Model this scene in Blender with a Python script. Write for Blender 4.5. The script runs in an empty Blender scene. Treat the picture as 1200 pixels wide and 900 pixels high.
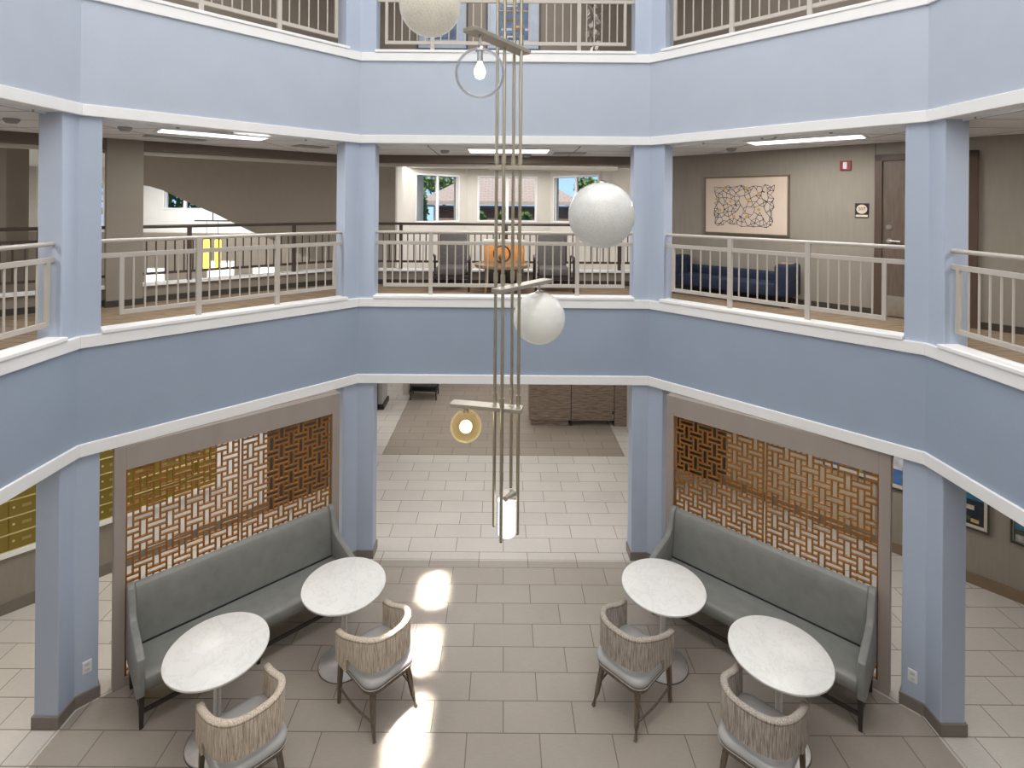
import bpy, bmesh, math, random
from mathutils import Vector, Matrix
random.seed(7)
C = bpy.context.scene.collection
PI = math.pi
def rad(a): return math.radians(a)

# ------------------------------------------------------------------ materials
MATS = {}
def base_mat(name):
    m = bpy.data.materials.new(name); m.use_nodes = True
    nt = m.node_tree; nt.nodes.clear()
    out = nt.nodes.new('ShaderNodeOutputMaterial')
    b = nt.nodes.new('ShaderNodeBsdfPrincipled')
    nt.links.new(b.outputs[0], out.inputs[0])
    MATS[name] = m
    return m, nt, b, out
def coords(nt, scale=(1,1,1), kind='Object', rot=(0,0,0), loc=(0,0,0)):
    tc = nt.nodes.new('ShaderNodeTexCoord'); mp = nt.nodes.new('ShaderNodeMapping')
    mp.inputs['Scale'].default_value = scale; mp.inputs['Rotation'].default_value = rot
    mp.inputs['Location'].default_value = loc
    nt.links.new(tc.outputs[kind], mp.inputs[0]); return mp.outputs[0]
def noise(nt, vec, scale, detail=3, rough=.5, dist=0):
    n = nt.nodes.new('ShaderNodeTexNoise')
    n.inputs['Scale'].default_value = scale; n.inputs['Detail'].default_value = detail
    n.inputs['Roughness'].default_value = rough; n.inputs['Distortion'].default_value = dist
    nt.links.new(vec, n.inputs['Vector']); return n.outputs['Fac']
def ramp(nt, fac, stops):
    r = nt.nodes.new('ShaderNodeValToRGB')
    while len(r.color_ramp.elements) < len(stops): r.color_ramp.elements.new(.5)
    for e, (p, c) in zip(r.color_ramp.elements, stops):
        e.position = p; e.color = (*c, 1)
    nt.links.new(fac, r.inputs[0]); return r.outputs[0]
def bump(nt, b, fac, strength=.1, dist=.01):
    n = nt.nodes.new('ShaderNodeBump'); n.inputs['Strength'].default_value = strength
    n.inputs['Distance'].default_value = dist
    nt.links.new(fac, n.inputs['Height']); nt.links.new(n.outputs[0], b.inputs['Normal'])
def mul(c, k): return tuple(min(1, x*k) for x in c)
def noisy(name, c, rough=.6, metal=0, var=.06, scale=6, nscale=(1,1,1), bmp=0, bscale=120, spec=None, coat=0, detail=3):
    m, nt, b, out = base_mat(name)
    v = coords(nt, nscale)
    f = noise(nt, v, scale, detail)
    nt.links.new(ramp(nt, f, [(.3, mul(c, 1-var)), (.7, mul(c, 1+var))]), b.inputs['Base Color'])
    b.inputs['Roughness'].default_value = rough; b.inputs['Metallic'].default_value = metal
    if coat: b.inputs['Coat Weight'].default_value = coat; b.inputs['Coat Roughness'].default_value = .15
    if bmp:
        bump(nt, b, noise(nt, coords(nt), bscale, 2), bmp, .004)
    return m
def emis(name, c, s, rough=.5):
    m, nt, b, out = base_mat(name)
    b.inputs['Base Color'].default_value = (*c, 1); b.inputs['Roughness'].default_value = rough
    b.inputs['Emission Color'].default_value = (*c, 1); b.inputs['Emission Strength'].default_value = s
    return m
def tiles(name, c1, c2, mortar, rough=.38):
    m, nt, b, out = base_mat(name)
    g = nt.nodes.new('ShaderNodeNewGeometry'); mp = nt.nodes.new('ShaderNodeMapping')
    mp.inputs['Location'].default_value = (.3365, .2296, 0)
    nt.links.new(g.outputs['Position'], mp.inputs[0])
    br = nt.nodes.new('ShaderNodeTexBrick'); br.offset = .5; br.offset_frequency = 2
    br.inputs['Scale'].default_value = 1; br.inputs['Brick Width'].default_value = .753
    br.inputs['Row Height'].default_value = .3606; br.inputs['Mortar Size'].default_value = .0055
    br.inputs['Mortar Smooth'].default_value = .1; br.inputs['Bias'].default_value = 0
    br.inputs['Color1'].default_value = (*c1, 1); br.inputs['Color2'].default_value = (*c2, 1)
    br.inputs['Mortar'].default_value = (*mortar, 1)
    nt.links.new(mp.outputs[0], br.inputs['Vector'])
    mp2 = nt.nodes.new('ShaderNodeMapping'); mp2.inputs['Scale'].default_value = (3, 30, 1)
    nt.links.new(g.outputs['Position'], mp2.inputs[0])
    f = noise(nt, mp2.outputs[0], 4, 4, .65)
    f2 = noise(nt, g.outputs['Position'], 1.3, 3)
    mx = nt.nodes.new('ShaderNodeMix'); mx.data_type = 'RGBA'; mx.blend_type = 'MULTIPLY'
    mx.inputs[0].default_value = 1
    nt.links.new(br.outputs['Color'], mx.inputs[6])
    nt.links.new(ramp(nt, f, [(.3, (.88,.87,.86)), (.7, (1,1,1))]), mx.inputs[7])
    mx2 = nt.nodes.new('ShaderNodeMix'); mx2.data_type = 'RGBA'; mx2.blend_type = 'MULTIPLY'
    mx2.inputs[0].default_value = 1
    nt.links.new(mx.outputs[2], mx2.inputs[6])
    nt.links.new(ramp(nt, f2, [(.3, (.93,.93,.93)), (.7, (1,1,1))]), mx2.inputs[7])
    nt.links.new(mx2.outputs[2], b.inputs['Base Color'])
    b.inputs['Roughness'].default_value = rough
    inv = nt.nodes.new('ShaderNodeMath'); inv.operation = 'SUBTRACT'; inv.inputs[0].default_value = 1
    nt.links.new(br.outputs['Fac'], inv.inputs[1])
    bump(nt, b, inv.outputs[0], .3, .003)
    return m
def grid_mat(name, c, line, w, h, mort, rough=.8, offset=0):
    m, nt, b, out = base_mat(name)
    g = nt.nodes.new('ShaderNodeNewGeometry')
    br = nt.nodes.new('ShaderNodeTexBrick'); br.offset = offset
    br.inputs['Scale'].default_value = 1; br.inputs['Brick Width'].default_value = w
    br.inputs['Row Height'].default_value = h; br.inputs['Mortar Size'].default_value = mort
    br.inputs['Color1'].default_value = (*c, 1); br.inputs['Color2'].default_value = (*mul(c, .96), 1)
    br.inputs['Mortar'].default_value = (*line, 1)
    nt.links.new(g.outputs['Position'], br.inputs['Vector'])
    nt.links.new(br.outputs['Color'], b.inputs['Base Color'])
    b.inputs['Roughness'].default_value = rough
    return m
def streak(name, c1, c2, nscale, scale=8, rough=.5, bmp=.2, kind='Object', c3=None):
    m, nt, b, out = base_mat(name)
    f = noise(nt, coords(nt, nscale, kind), scale, 5, .6, .4)
    st = [(.35, c1), (.65, c2)] if c3 is None else [(.3, c1), (.5, c2), (.7, c3)]
    nt.links.new(ramp(nt, f, st), b.inputs['Base Color'])
    b.inputs['Roughness'].default_value = rough
    if bmp: bump(nt, b, f, bmp, .004)
    return m
def thin_glass(name, tint, gloss=.12, rough=0, haze=0, hcol=(1,1,1)):
    m, nt, b, out = base_mat(name); nt.nodes.remove(b)
    t = nt.nodes.new('ShaderNodeBsdfTransparent'); t.inputs[0].default_value = (*tint, 1)
    g = nt.nodes.new('ShaderNodeBsdfGlossy'); g.inputs['Roughness'].default_value = rough
    lw = nt.nodes.new('ShaderNodeLayerWeight'); lw.inputs['Blend'].default_value = gloss
    mx = nt.nodes.new('ShaderNodeMixShader')
    nt.links.new(lw.outputs['Fresnel'], mx.inputs[0])
    nt.links.new(t.outputs[0], mx.inputs[1]); nt.links.new(g.outputs[0], mx.inputs[2])
    if haze:
        e = nt.nodes.new('ShaderNodeBsdfTranslucent'); e.inputs[0].default_value = (*hcol, 1)
        d = nt.nodes.new('ShaderNodeBsdfDiffuse'); d.inputs[0].default_value = (*hcol, 1)
        m1 = nt.nodes.new('ShaderNodeMixShader'); nt.links.new(e.outputs[0], m1.inputs[1]); nt.links.new(d.outputs[0], m1.inputs[2])
        lw2 = nt.nodes.new('ShaderNodeLayerWeight'); lw2.inputs['Blend'].default_value = .35
        mu = nt.nodes.new('ShaderNodeMath'); mu.operation = 'MULTIPLY_ADD'; mu.inputs[1].default_value = haze*2.5; mu.inputs[2].default_value = haze*.4
        nt.links.new(lw2.outputs['Facing'], mu.inputs[0])
        m2 = nt.nodes.new('ShaderNodeMixShader'); nt.links.new(mu.outputs[0], m2.inputs[0]); nt.links.new(mx.outputs[0], m2.inputs[1]); nt.links.new(m1.outputs[0], m2.inputs[2])
        nt.links.new(m2.outputs[0], out.inputs[0]); return m
    nt.links.new(mx.outputs[0], out.inputs[0])
    return m

blue   = noisy('blue_paint_shaded', (.335,.405,.515), .55, var=.02, scale=2.5, bmp=.25, bscale=60)  # darker copy of the band paint, shade of the lower band in the colour
bluelit = noisy('blue_paint_lit', (.50,.56,.66), .55, var=.02, scale=2.5, bmp=.25, bscale=60)  # same band paint made lighter, light from above put into the colour
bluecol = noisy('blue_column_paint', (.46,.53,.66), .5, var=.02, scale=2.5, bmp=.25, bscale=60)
white  = noisy('white_trim_paint', (.93,.93,.93), .45, var=.015, scale=5)
taupe  = noisy('taupe_paint', (.27,.235,.195), .6, var=.04, scale=3, bmp=.15, bscale=90)
taupe2 = noisy('taupe_wallcovering', (.30,.268,.225), .6, var=.04, scale=3, nscale=(8,8,1), bmp=.15, bscale=90)
tanwall = noisy('tan_wall_paint', (.50,.41,.30), .6, var=.04, scale=3)
brownwall = noisy('brown_wall_paint', (.235,.2,.165), .6, var=.04, scale=3)
cream  = noisy('cream_wall_paint', (.68,.64,.58), .6, var=.02, scale=3)
whitewall = noisy('white_wall_paint', (.85,.85,.83), .6, var=.02, scale=3)
darkbeam = noisy('brown_beam_paint', (.15,.12,.095), .6, var=.05, scale=3)
railmat = noisy('beige_rail_enamel', (.53,.485,.435), .42, var=.02, scale=8)
darkrail = noisy('dark_brown_rail_enamel', (.075,.055,.045), .4, var=.05, scale=8)
framem = noisy('taupe_frame_laminate', (.37,.32,.285), .42, var=.04, scale=4, nscale=(1,1,.2))
tile_dark = tiles('warm_grey_porcelain_tile', (.38,.335,.29), (.41,.365,.315), (.17,.145,.12))
tile_light = tiles('light_grey_porcelain_tile', (.60,.57,.535), (.64,.61,.57), (.23,.21,.19))
tile_back = tiles('brown_grey_porcelain_tile', (.33,.285,.245), (.37,.32,.275), (.15,.125,.10))
basetile = noisy('grey_base_tile', (.20,.175,.15), .4, var=.06, scale=5)
basetan = noisy('brown_base_tile', (.23,.165,.105), .4, var=.06, scale=5)
basedark = noisy('dark_vinyl_base', (.05,.042,.036), .5, var=.05)
carpet = streak('brown_striped_carpet', (.16,.11,.07), (.36,.27,.18), (1.2,14,1), 3, .95, .3)
ceilt  = grid_mat('ceiling_tile', (.86,.89,.93), (.34,.34,.35), 1.2, .6, .014)
ceilw  = noisy('white_ceiling_paint', (.8,.8,.79), .8, var=.01)
leather = noisy('grey_green_vinyl_upholstery', (.245,.25,.235), .36, var=.10, scale=7, bmp=.2, bscale=200, detail=5)
seatvin = noisy('pale_grey_seat_vinyl', (.44,.435,.43), .32, var=.05, scale=7, bmp=.12, bscale=200)
woodleg = streak('weathered_walnut_wood', (.10,.076,.055), (.20,.155,.112), (14,14,1), 4, .42, .1)
darkleg = noisy('dark_stained_wood', (.035,.028,.024), .4, var=.1)
textile = streak('striated_tan_textile', (.22,.16,.11), (.62,.52,.41), (60,60,3.2), 2.2, .85, .5, c3=(.85,.77,.68))
textile_g = streak('striated_grey_textile', (.13,.105,.085), (.42,.365,.315), (60,60,3.2), 2.2, .85, .5, c3=(.68,.62,.55))
texttop = streak('striated_textile_piping', (.22,.185,.15), (.50,.45,.39), (30,30,30), 2.2, .85, .3)
chrome = noisy('brushed_chrome', (.82,.83,.85), .32, .8, .05, 20)
brass  = noisy('champagne_brass_metal', (.60,.545,.43), .33, 1, .05, 20)
barm   = noisy('champagne_bar_metal', (.48,.44,.375), .4, .6, .05, 10, nscale=(1,1,1))
satin  = noisy('satin_nickel_metal', (.55,.53,.5), .3, 1, .05, 20)
amberl = noisy('amber_lattice_resin', (.32,.128,.017), .6, .15, .18, 3, nscale=(1,1,1), detail=2)
gold   = noisy('brass_mailbox_metal', (.30,.225,.045), .42, .55, .22, 2.2)
goldl  = noisy('pale_gold_edge_metal', (.75,.66,.32), .4, .3, .05)
deskw  = streak('rustic_oak_panel', (.15,.11,.08), (.38,.30,.235), (1.3,1.3,16), 3, .5, .15)
doorw  = streak('brown_door_veneer', (.115,.085,.065), (.17,.125,.095), (14,14,1.2), 3, .4, .05)
dframe = noisy('brown_door_frame_enamel', (.10,.062,.045), .45, var=.05)
navy   = noisy('navy_blue_fabric', (.012,.02,.05), .85, var=.25, scale=30, bmp=.2)
greyfab = noisy('charcoal_grey_fabric', (.12,.11,.105), .9, var=.15, scale=30, bmp=.2)
orange = noisy('orange_fabric', (.78,.33,.09), .8, var=.08, scale=20)
tabwood = streak('light_oak_wood', (.26,.17,.09), (.42,.29,.17), (2,14,2), 4, .4, .1)
blackm = noisy('black_plastic', (.015,.015,.016), .4, var=.1)
red    = noisy('red_plastic', (.26,.010,.015), .35, var=.05)
plast  = noisy('white_plastic', (.82,.82,.82), .35, var=.01)
panelE = emis('diffuser_panel_light', (1,.985,.95), 3.2)
yellowE = emis('yellow_glowing_glass', (1,.72,.10), 2.2)
bulbE  = emis('frosted_bulb_glow', (1,.97,.9), 3.0)
warmE  = emis('warm_bulb_glow', (1,.90,.66), 7)
cylE   = emis('white_glass_glow', (1,.985,.95), 1.3)
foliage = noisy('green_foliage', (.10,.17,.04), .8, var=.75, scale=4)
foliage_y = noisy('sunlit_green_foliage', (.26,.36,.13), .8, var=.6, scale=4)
bark   = noisy('tree_bark', (.12,.09,.06), .9, var=.2)
shingle = grid_mat('tan_roof_shingle', (.50,.38,.30), (.34,.25,.19), .35, .16, .012, .9, .5)
brick  = None
def brick_mat():
    m, nt, b, out = base_mat('red_brown_brick')
    br = nt.nodes.new('ShaderNodeTexBrick'); br.inputs['Scale'].default_value = 1
    br.inputs['Brick Width'].default_value = .22; br.inputs['Row Height'].default_value = .08; br.inputs['Mortar Size'].default_value = .006
    br.inputs['Color1'].default_value = (.50,.26,.20,1); br.inputs['Color2'].default_value = (.42,.20,.15,1); br.inputs['Mortar'].default_value = (.4,.36,.32,1)
    nt.links.new(coords(nt, (1,1,1), 'Object', (rad(90),0,0)), br.inputs['Vector'])
    nt.links.new(br.outputs['Color'], b.inputs['Base Color']); b.inputs['Roughness'].default_value = .85
    return m
brick = brick_mat()
def marble_mat():
    m, nt, b, out = base_mat('white_marble')
    v = coords(nt, (1,1,1))
    f = noise(nt, v, 4.0, 7, .55, 1.8)
    f2 = noise(nt, v, 2.0, 3)
    c = ramp(nt, f, [(.34, (.86,.85,.83)), (.46, (.85,.84,.82)), (.495, (.78,.765,.745)), (.53, (.86,.85,.83))])
    mx = nt.nodes.new('ShaderNodeMix'); mx.data_type = 'RGBA'; mx.blend_type = 'MULTIPLY'; mx.inputs[0].default_value = 1
    nt.links.new(c, mx.inputs[6]); nt.links.new(ramp(nt, f2, [(.3, (.95,.945,.94)), (.7, (1,1,1))]), mx.inputs[7])
    nt.links.new(mx.outputs[2], b.inputs['Base Color']); b.inputs['Roughness'].default_value = .3
    return m
marble = marble_mat()
def frost_mat(name, c1, c2, em):
    m, nt, b, out = base_mat(name)
    v = coords(nt)
    f = noise(nt, v, 95, 2, .8)
    col = ramp(nt, f, [(.38, c1), (.52, c2)])
    nt.links.new(col, b.inputs['Base Color'])
    b.inputs['Roughness'].default_value = .12
    b.inputs['Subsurface Weight'].default_value = .35; b.inputs['Subsurface Radius'].default_value = (.2,.2,.2); b.inputs['Subsurface Scale'].default_value = .3
    nt.links.new(col, b.inputs['Emission Color']); b.inputs['Emission Strength'].default_value = em
    return m
frost = frost_mat('seeded_white_glass', (.70,.71,.69), (.80,.81,.79), .08)
frost_c = frost_mat('seeded_cream_glass', (.64,.60,.50), (.76,.73,.64), .22)
frost_m = frost_mat('milky_white_glass', (.80,.80,.75), (.84,.84,.80), .12)
clearg = thin_glass('clear_glass', (.95,.965,.98), .10, haze=.10, hcol=(.9,.93,1))
ambg = thin_glass('amber_tinted_glass', (.93,.84,.62), .10, haze=.10, hcol=(1,.88,.62))
pane = thin_glass('window_pane_glass', (.97,.98,.98), .08)

# ------------------------------------------------------------------ mesh helper
class MB:
    def __init__(s): s.bm = bmesh.new()
    def box(s, x0, x1, y0, y1, z0, z1, bev=0, M=None):
        r = bmesh.ops.create_cube(s.bm, size=1)
        vs = r['verts']
        for v in vs:
            v.co = Vector((x0 + (v.co.x+.5)*(x1-x0), y0 + (v.co.y+.5)*(y1-y0), z0 + (v.co.z+.5)*(z1-z0)))
        if bev:
            es = list({e for v in vs for e in v.link_edges})
            rr = bmesh.ops.bevel(s.bm, geom=es, offset=bev, segments=3, affect='EDGES', profile=.5)
            vs = list({v for f in rr['faces'] for v in f.verts} | {v for v in vs if v.is_valid})
        if M: bmesh.ops.transform(s.bm, matrix=M, verts=vs)
        return s
    def prism(s, pts, z0, z1):
        n = len(pts)
        a = [s.bm.verts.new((p[0], p[1], z0)) for p in pts]; b = [s.bm.verts.new((p[0], p[1], z1)) for p in pts]
        s.bm.faces.new(a[::-1]); s.bm.faces.new(b)
        for i in range(n):
            j = (i+1) % n; s.bm.faces.new((a[i], a[j], b[j], b[i]))
        return s
    def band(s, inn, out, z0, z1):      # open polyline wall between two offset polylines
        for i in range(len(inn)-1):
            s.prism([inn[i], inn[i+1], out[i+1], out[i]], z0, z1)
        return s
    def profile_x(s, prof, x0, x1):     # closed profile in (y,z) extruded along x
        a = [s.bm.verts.new((x0, p[0], p[1])) for p in prof]; b = [s.bm.verts.new((x1, p[0], p[1])) for p in prof]
        s.bm.faces.new(a[::-1]); s.bm.faces.new(b)
        n = len(prof)
        for i in range(n):
            j = (i+1) % n; s.bm.faces.new((a[i], a[j], b[j], b[i]))
        return s
    def tube(s, pts, r, seg=12, caps=True, sq=False):
        pts = [Vector(p) for p in pts]
        if not isinstance(r, (list, tuple)): r = [r]*len(pts)
        rings = []
        for i, p in enumerate(pts):
            d = (pts[min(i+1, len(pts)-1)] - pts[max(i-1, 0)]).normalized()
            up = Vector((0,0,1)) if abs(d.z) < .95 else Vector((0,1,0))
            if abs(d.z) >= .95: up = Vector((0,1,0))
            u = d.cross(up).normalized(); w = u.cross(d).normalized()
            n = 4 if sq else seg
            ring = []
            for k in range(n):
                a = 2*PI*(k + (.5 if sq else 0))/n
                rr = r[i]*(1.41421 if sq else 1)
                ring.append(s.bm.verts.new(p + u*math.cos(a)*rr + w*math.sin(a)*rr))
            rings.append(ring)
        for i in range(len(rings)-1):
            n = len(rings[i])
            for k in range(n):
                s.bm.faces.new((rings[i][k], rings[i][(k+1) % n], rings[i+1][(k+1) % n], rings[i+1][k]))
        if caps:
            s.bm.faces.new(rings[0][::-1]); s.bm.faces.new(rings[-1])
        return s
    def lathe(s, prof, cx=0, cy=0, seg=48):
        rings = []
        for (r, z) in prof:
            if r < 1e-5: rings.append([s.bm.verts.new((cx, cy, z))])
            else: rings.append([s.bm.verts.new((cx + r*math.cos(2*PI*k/seg), cy + r*math.sin(2*PI*k/seg), z)) for k in range(seg)])
        for a, b in zip(rings, rings[1:]):
            for k in range(seg):
                k2 = (k+1) % seg
                if len(a) == 1 and len(b) == 1: continue
                if len(a) == 1: s.bm.faces.new((a[0], b[k2], b[k]))
                elif len(b) == 1: s.bm.faces.new((a[k], a[k2], b[0]))
                else: s.bm.faces.new((a[k], a[k2], b[k2], b[k]))
        return s
    def sphere(s, c, r, seg=48, sz=1):
        n = seg//2
        return s.lathe([(r*math.sin(PI*i/n) if 0 < i < n else 0, c[2] - r*sz*math.cos(PI*i/n)) for i in range(n+1)], c[0], c[1], seg)
    def quad(s, a, b, c, d):
        s.bm.faces.new([s.bm.verts.new(p) for p in (a, b, c, d)]); return s
    def build(s, name, mat, parent=None, smooth=False, bev=0, loc=None, rotz=0, auto=None):
        bmesh.ops.recalc_face_normals(s.bm, faces=s.bm.faces)
        if bev:
            es = [e for e in s.bm.edges if len(e.link_faces) == 2 and e.calc_face_angle(0) > .5]
            bmesh.ops.bevel(s.bm, geom=es, offset=bev, segments=2, affect='EDGES', profile=.5)
        me = bpy.data.meshes.new(name); s.bm.to_mesh(me); s.bm.free()
        me.materials.append(mat)
        if smooth:
            me.shade_smooth() if auto is None else me.shade_smooth()
            if auto is not None: me.set_sharp_from_angle(angle=auto)
        o = bpy.data.objects.new(name, me); C.objects.link(o)
        if parent: o.parent = parent
        if loc is not None: o.location = loc
        o.rotation_euler.z = rotz
        return o
def tag(o, label=None, cat=None, group=None, kind=None):
    if label: o['label'] = label
    if cat: o['category'] = cat
    if group: o['group'] = group
    if kind: o['kind'] = kind
    return o
def thing(name, label, cat, loc=(0,0,0), rotz=0, group=None):
    o = bpy.data.objects.new(name, None); C.objects.link(o); o.empty_display_size = .1
    o.location = loc; o.rotation_euler.z = rotz
    return tag(o, label, cat, group)
def struct(name, mb, mat, **k):
    return tag(mb.build(name, mat, **k), kind='structure')
def copy_tree(o, loc=None, rotz=None, label=None, group=None, parent=None):
    c = o.copy(); C.objects.link(c)
    if parent: c.parent = parent
    if loc is not None: c.location = loc
    if rotz is not None: c.rotation_euler.z = rotz
    if label: c['label'] = label
    if group: c['group'] = group
    for ch in list(o.children): copy_tree(ch, parent=c)
    return c
def offset(pts, d):                     # miter offset of an open polyline, d > 0 to the left of travel
    out = []
    n = len(pts)
    for i in range(n):
        def nrm(a, b):
            dx, dy = b[0]-a[0], b[1]-a[1]; l = math.hypot(dx, dy); return (-dy/l, dx/l)
        if i == 0: m = nrm(pts[0], pts[1]); k = d
        elif i == n-1: m = nrm(pts[-2], pts[-1]); k = d
        else:
            a = nrm(pts[i-1], pts[i]); b = nrm(pts[i], pts[i+1])
            mx, my = a[0]+b[0], a[1]+b[1]; l = math.hypot(mx, my); m = (mx/l, my/l)
            k = d/(m[0]*a[0]+m[1]*a[1])
        out.append((pts[i][0]+m[0]*k, pts[i][1]+m[1]*k))
    return out

def area(loc, sx, sy, power, col=(1,1,1), rot=(0,0,0), spread=180):
    l = bpy.data.lights.new('area', 'AREA'); l.shape = 'RECTANGLE'; l.size = sx; l.size_y = sy; l.energy = power; l.color = col
    l.spread = rad(spread)
    o = bpy.data.objects.new('area_lamp', l); C.objects.link(o); o.location = loc; o.rotation_euler = rot; return o  # shared by panel fixtures, skylight and added fill lamps
# ------------------------------------------------------------------ key plan geometry
KX, KY, CX, CY = 4.57, 5.75, 2.22, 8.22
F = [(-KX, -2.5), (-KX, KY), (-CX, CY), (CX+.03, CY), (KX, KY), (KX, -2.5)]   # inner face of the blue bands
Z2, Z3 = 3.97, 7.75
# outer edge of the level 2 corridor
O2 = [(-7.0, -2.5), (-7.0, 6.65), (-3.12, 10.08), (3.0, 10.08), (8.2, 4.5), (8.2, -2.5)]

# floors
struct('floor', MB().prism([(-16,-2.5), (16,-2.5), (16,19.5), (-16,19.5)], -.15, 0), tile_light)
octa = offset(F, .03)
struct('floor', MB().prism([octa[0], octa[1], octa[2], octa[3], octa[4], octa[5]][::-1], 0, .003), tile_dark)
struct('floor', MB().prism([(-2.61, 11.67), (2.70, 11.67), (2.70, 19.4), (-2.61, 19.4)], 0, .003), tile_back)
# thin pale joint strip along the octagon edge
jo = offset(F, .03); ji = offset(F, -.012)
struct('trim_1', MB().band(ji, offset(F, .012), .003, .006), tile_light)

def slab(name, z0, z1, mat, inner=.02, outer=O2):
    a = offset(F, inner)
    mb = MB()
    for i in range(5):
        mb.prism([a[i], a[i+1], outer[i+1], outer[i]], z0, z1)
    return struct(name, mb, mat)
slab('floor', Z2-.12, Z2, carpet, .2)
slab('ceiling', 2.86, 2.94, ceilw, .2)
slab('ceiling', 6.40, 6.46, ceilt, .2)
slab('floor', Z3-.12, Z3, carpet, .2)
slab('ceiling', 10.25, 10.4, ceilw, .02)
struct('floor', MB().band(offset(F,.02), offset(F,.2), Z2-.12, Z2), carpet)
# blue bands
for nm, z0, z1, m in (('wall_lower_band', 2.80, 4.0, blue), ('wall_upper_band', 6.50, 7.78, bluelit), ('wall_top_band', 10.2, 11.5, bluelit)):
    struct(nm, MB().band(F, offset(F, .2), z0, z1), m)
def trim(n, z0, z1, d0=-.03, d1=.22):
    struct('trim_%d' % n, MB().band(offset(F, d0), offset(F, d1), z0, z1), white, bev=.006)
trim(2, 2.73, 2.865); trim(3, 3.905, 4.035); trim(4, 6.42, 6.545); trim(5, 7.685, 7.815); trim(6, 10.15, 10.28)

# columns --------------------------------------------------------------------
def col_outline(K, d1, d2, L, t, gr=0):
    d1 = Vector(d1).normalized(); d2 = Vector(d2).normalized(); K = Vector(K)
    pts = [K + d1*L, K, K + d2*L]
    # travel d1end -> K -> d2end ; outward normal = left
    P = [tuple(p) for p in pts]
    inn = offset(P, .025 - gr); out = offset(P, .025 + t + gr)
    if gr:
        e1 = d1*gr; e2 = d2*gr
        inn = [(inn[0][0]+e1.x, inn[0][1]+e1.y), inn[1], (inn[2][0]+e2.x, inn[2][1]+e2.y)]
        out = [(out[0][0]+e1.x, out[0][1]+e1.y), out[1], (out[2][0]+e2.x, out[2][1]+e2.y)]
    return inn + out[::-1]
dg = (CX-KX, CY-KY)
COLS = [  # corner, leg directions (travel left to right), words
    ((-KX, KY), (0,-1), (-dg[0], dg[1]), 'left foreground'),
    ((-CX, CY), (dg[0], -dg[1]), (1,0), 'left rear'),
    ((CX+.03, CY), (-1,0), (-dg[0], -dg[1]), 'right rear'),
    ((KX, KY), (dg[0], dg[1]), (0,-1), 'right foreground')]
lab1 = ['blue column on the ground floor left of the banquette, with outlet near its foot',
        'blue column on the ground floor at the far end of the left banquette',
        'blue column on the ground floor at the far end of the right banquette',
        'blue column on the ground floor right of the right banquette, with outlet near its foot']
lab2 = ['blue column on the second level at the left, with railing ends meeting it',
        'blue column on the second level left of the bay window lounge',
        'blue column on the second level right of the bay window lounge',
        'blue column on the second level in front of the brown door']
lab3 = ['blue column on the top level at the far left', 'blue column on the top level left of the blue pictures',
        'blue column on the top level right of the blue pictures', 'blue column on the top level at the far right']
for lev, (z0, z1, labs) in enumerate(((0, 2.80, lab1), (4.03, 6.44, lab2), (7.81, 10.2, lab3))):
    for i, (K, d1, d2, w) in enumerate(COLS):
        L = .20 if i in (0, 3) else .235
        ol = col_outline(K, d1, d2, L, .25)
        kx, ky = K
        t = thing('column', labs[i], 'column', (kx, ky, z0))
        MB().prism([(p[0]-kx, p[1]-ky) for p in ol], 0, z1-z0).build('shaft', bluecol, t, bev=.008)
        if lev == 0:
            ol = col_outline(K, d1, d2, L, .25, .018)
            MB().prism([(p[0]-kx, p[1]-ky) for p in ol], .004, .135).build('base_tile', basetile, t, bev=.004)
            if i in (0, 3):
                # outlet on the face that follows the diagonal
                dd = Vector(d2 if i == 0 else d1).normalized(); nn = Vector((dd.y, -dd.x)) if i == 0 else Vector((-dd.y, dd.x))
                ang = math.atan2(dd.y, dd.x) if i == 0 else math.atan2(-dd.y, -dd.x)
                c = Vector(K) + dd*.10 - nn*.0
                n_in = Vector((math.sin(ang), -math.cos(ang)))
                c = c - n_in*.025 + n_in*.003
                zc = .40 if i == 0 else .37
                o = thing('wall_outlet', 'white double outlet on the %s blue column' % w, 'outlet', (c.x, c.y, zc), ang)
                MB().box(-.042, .042, -.006, .005, -.066, .066, .004).build('cover_plate', plast, o)
                for zz in (-.028, .028):
                    MB().box(-.02, .02, -.009, -.005, zz-.016, zz+.016, .002).build('socket', noisy('outlet_face', (.6,.6,.62), .4), o)

# sills between columns -------------------------------------------------------
def seg_points(a, b, cut):
    a = Vector(a); b = Vector(b); d = (b-a).normalized()
    return a + d*cut, b - d*cut, d
n_tr = 7
for zt in (4.035, 7.815):
    for (a, b, cut) in ((F[0], F[1], .19), (F[1], F[2], .2), (F[2], F[3], .23), (F[3], F[4], .2), (F[4], F[5], .19)):
        p, q, d = seg_points(a, b, cut if a != F[0] else .19)
        nrm = Vector((-d.y, d.x))
        pts = [p - nrm*.045, q - nrm*.045, q + nrm*.18, p + nrm*.18]
        struct('trim_%d' % n_tr, MB().prism([tuple(v) for v in pts], zt, zt+.045), white, bev=.008); n_tr += 1

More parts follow.
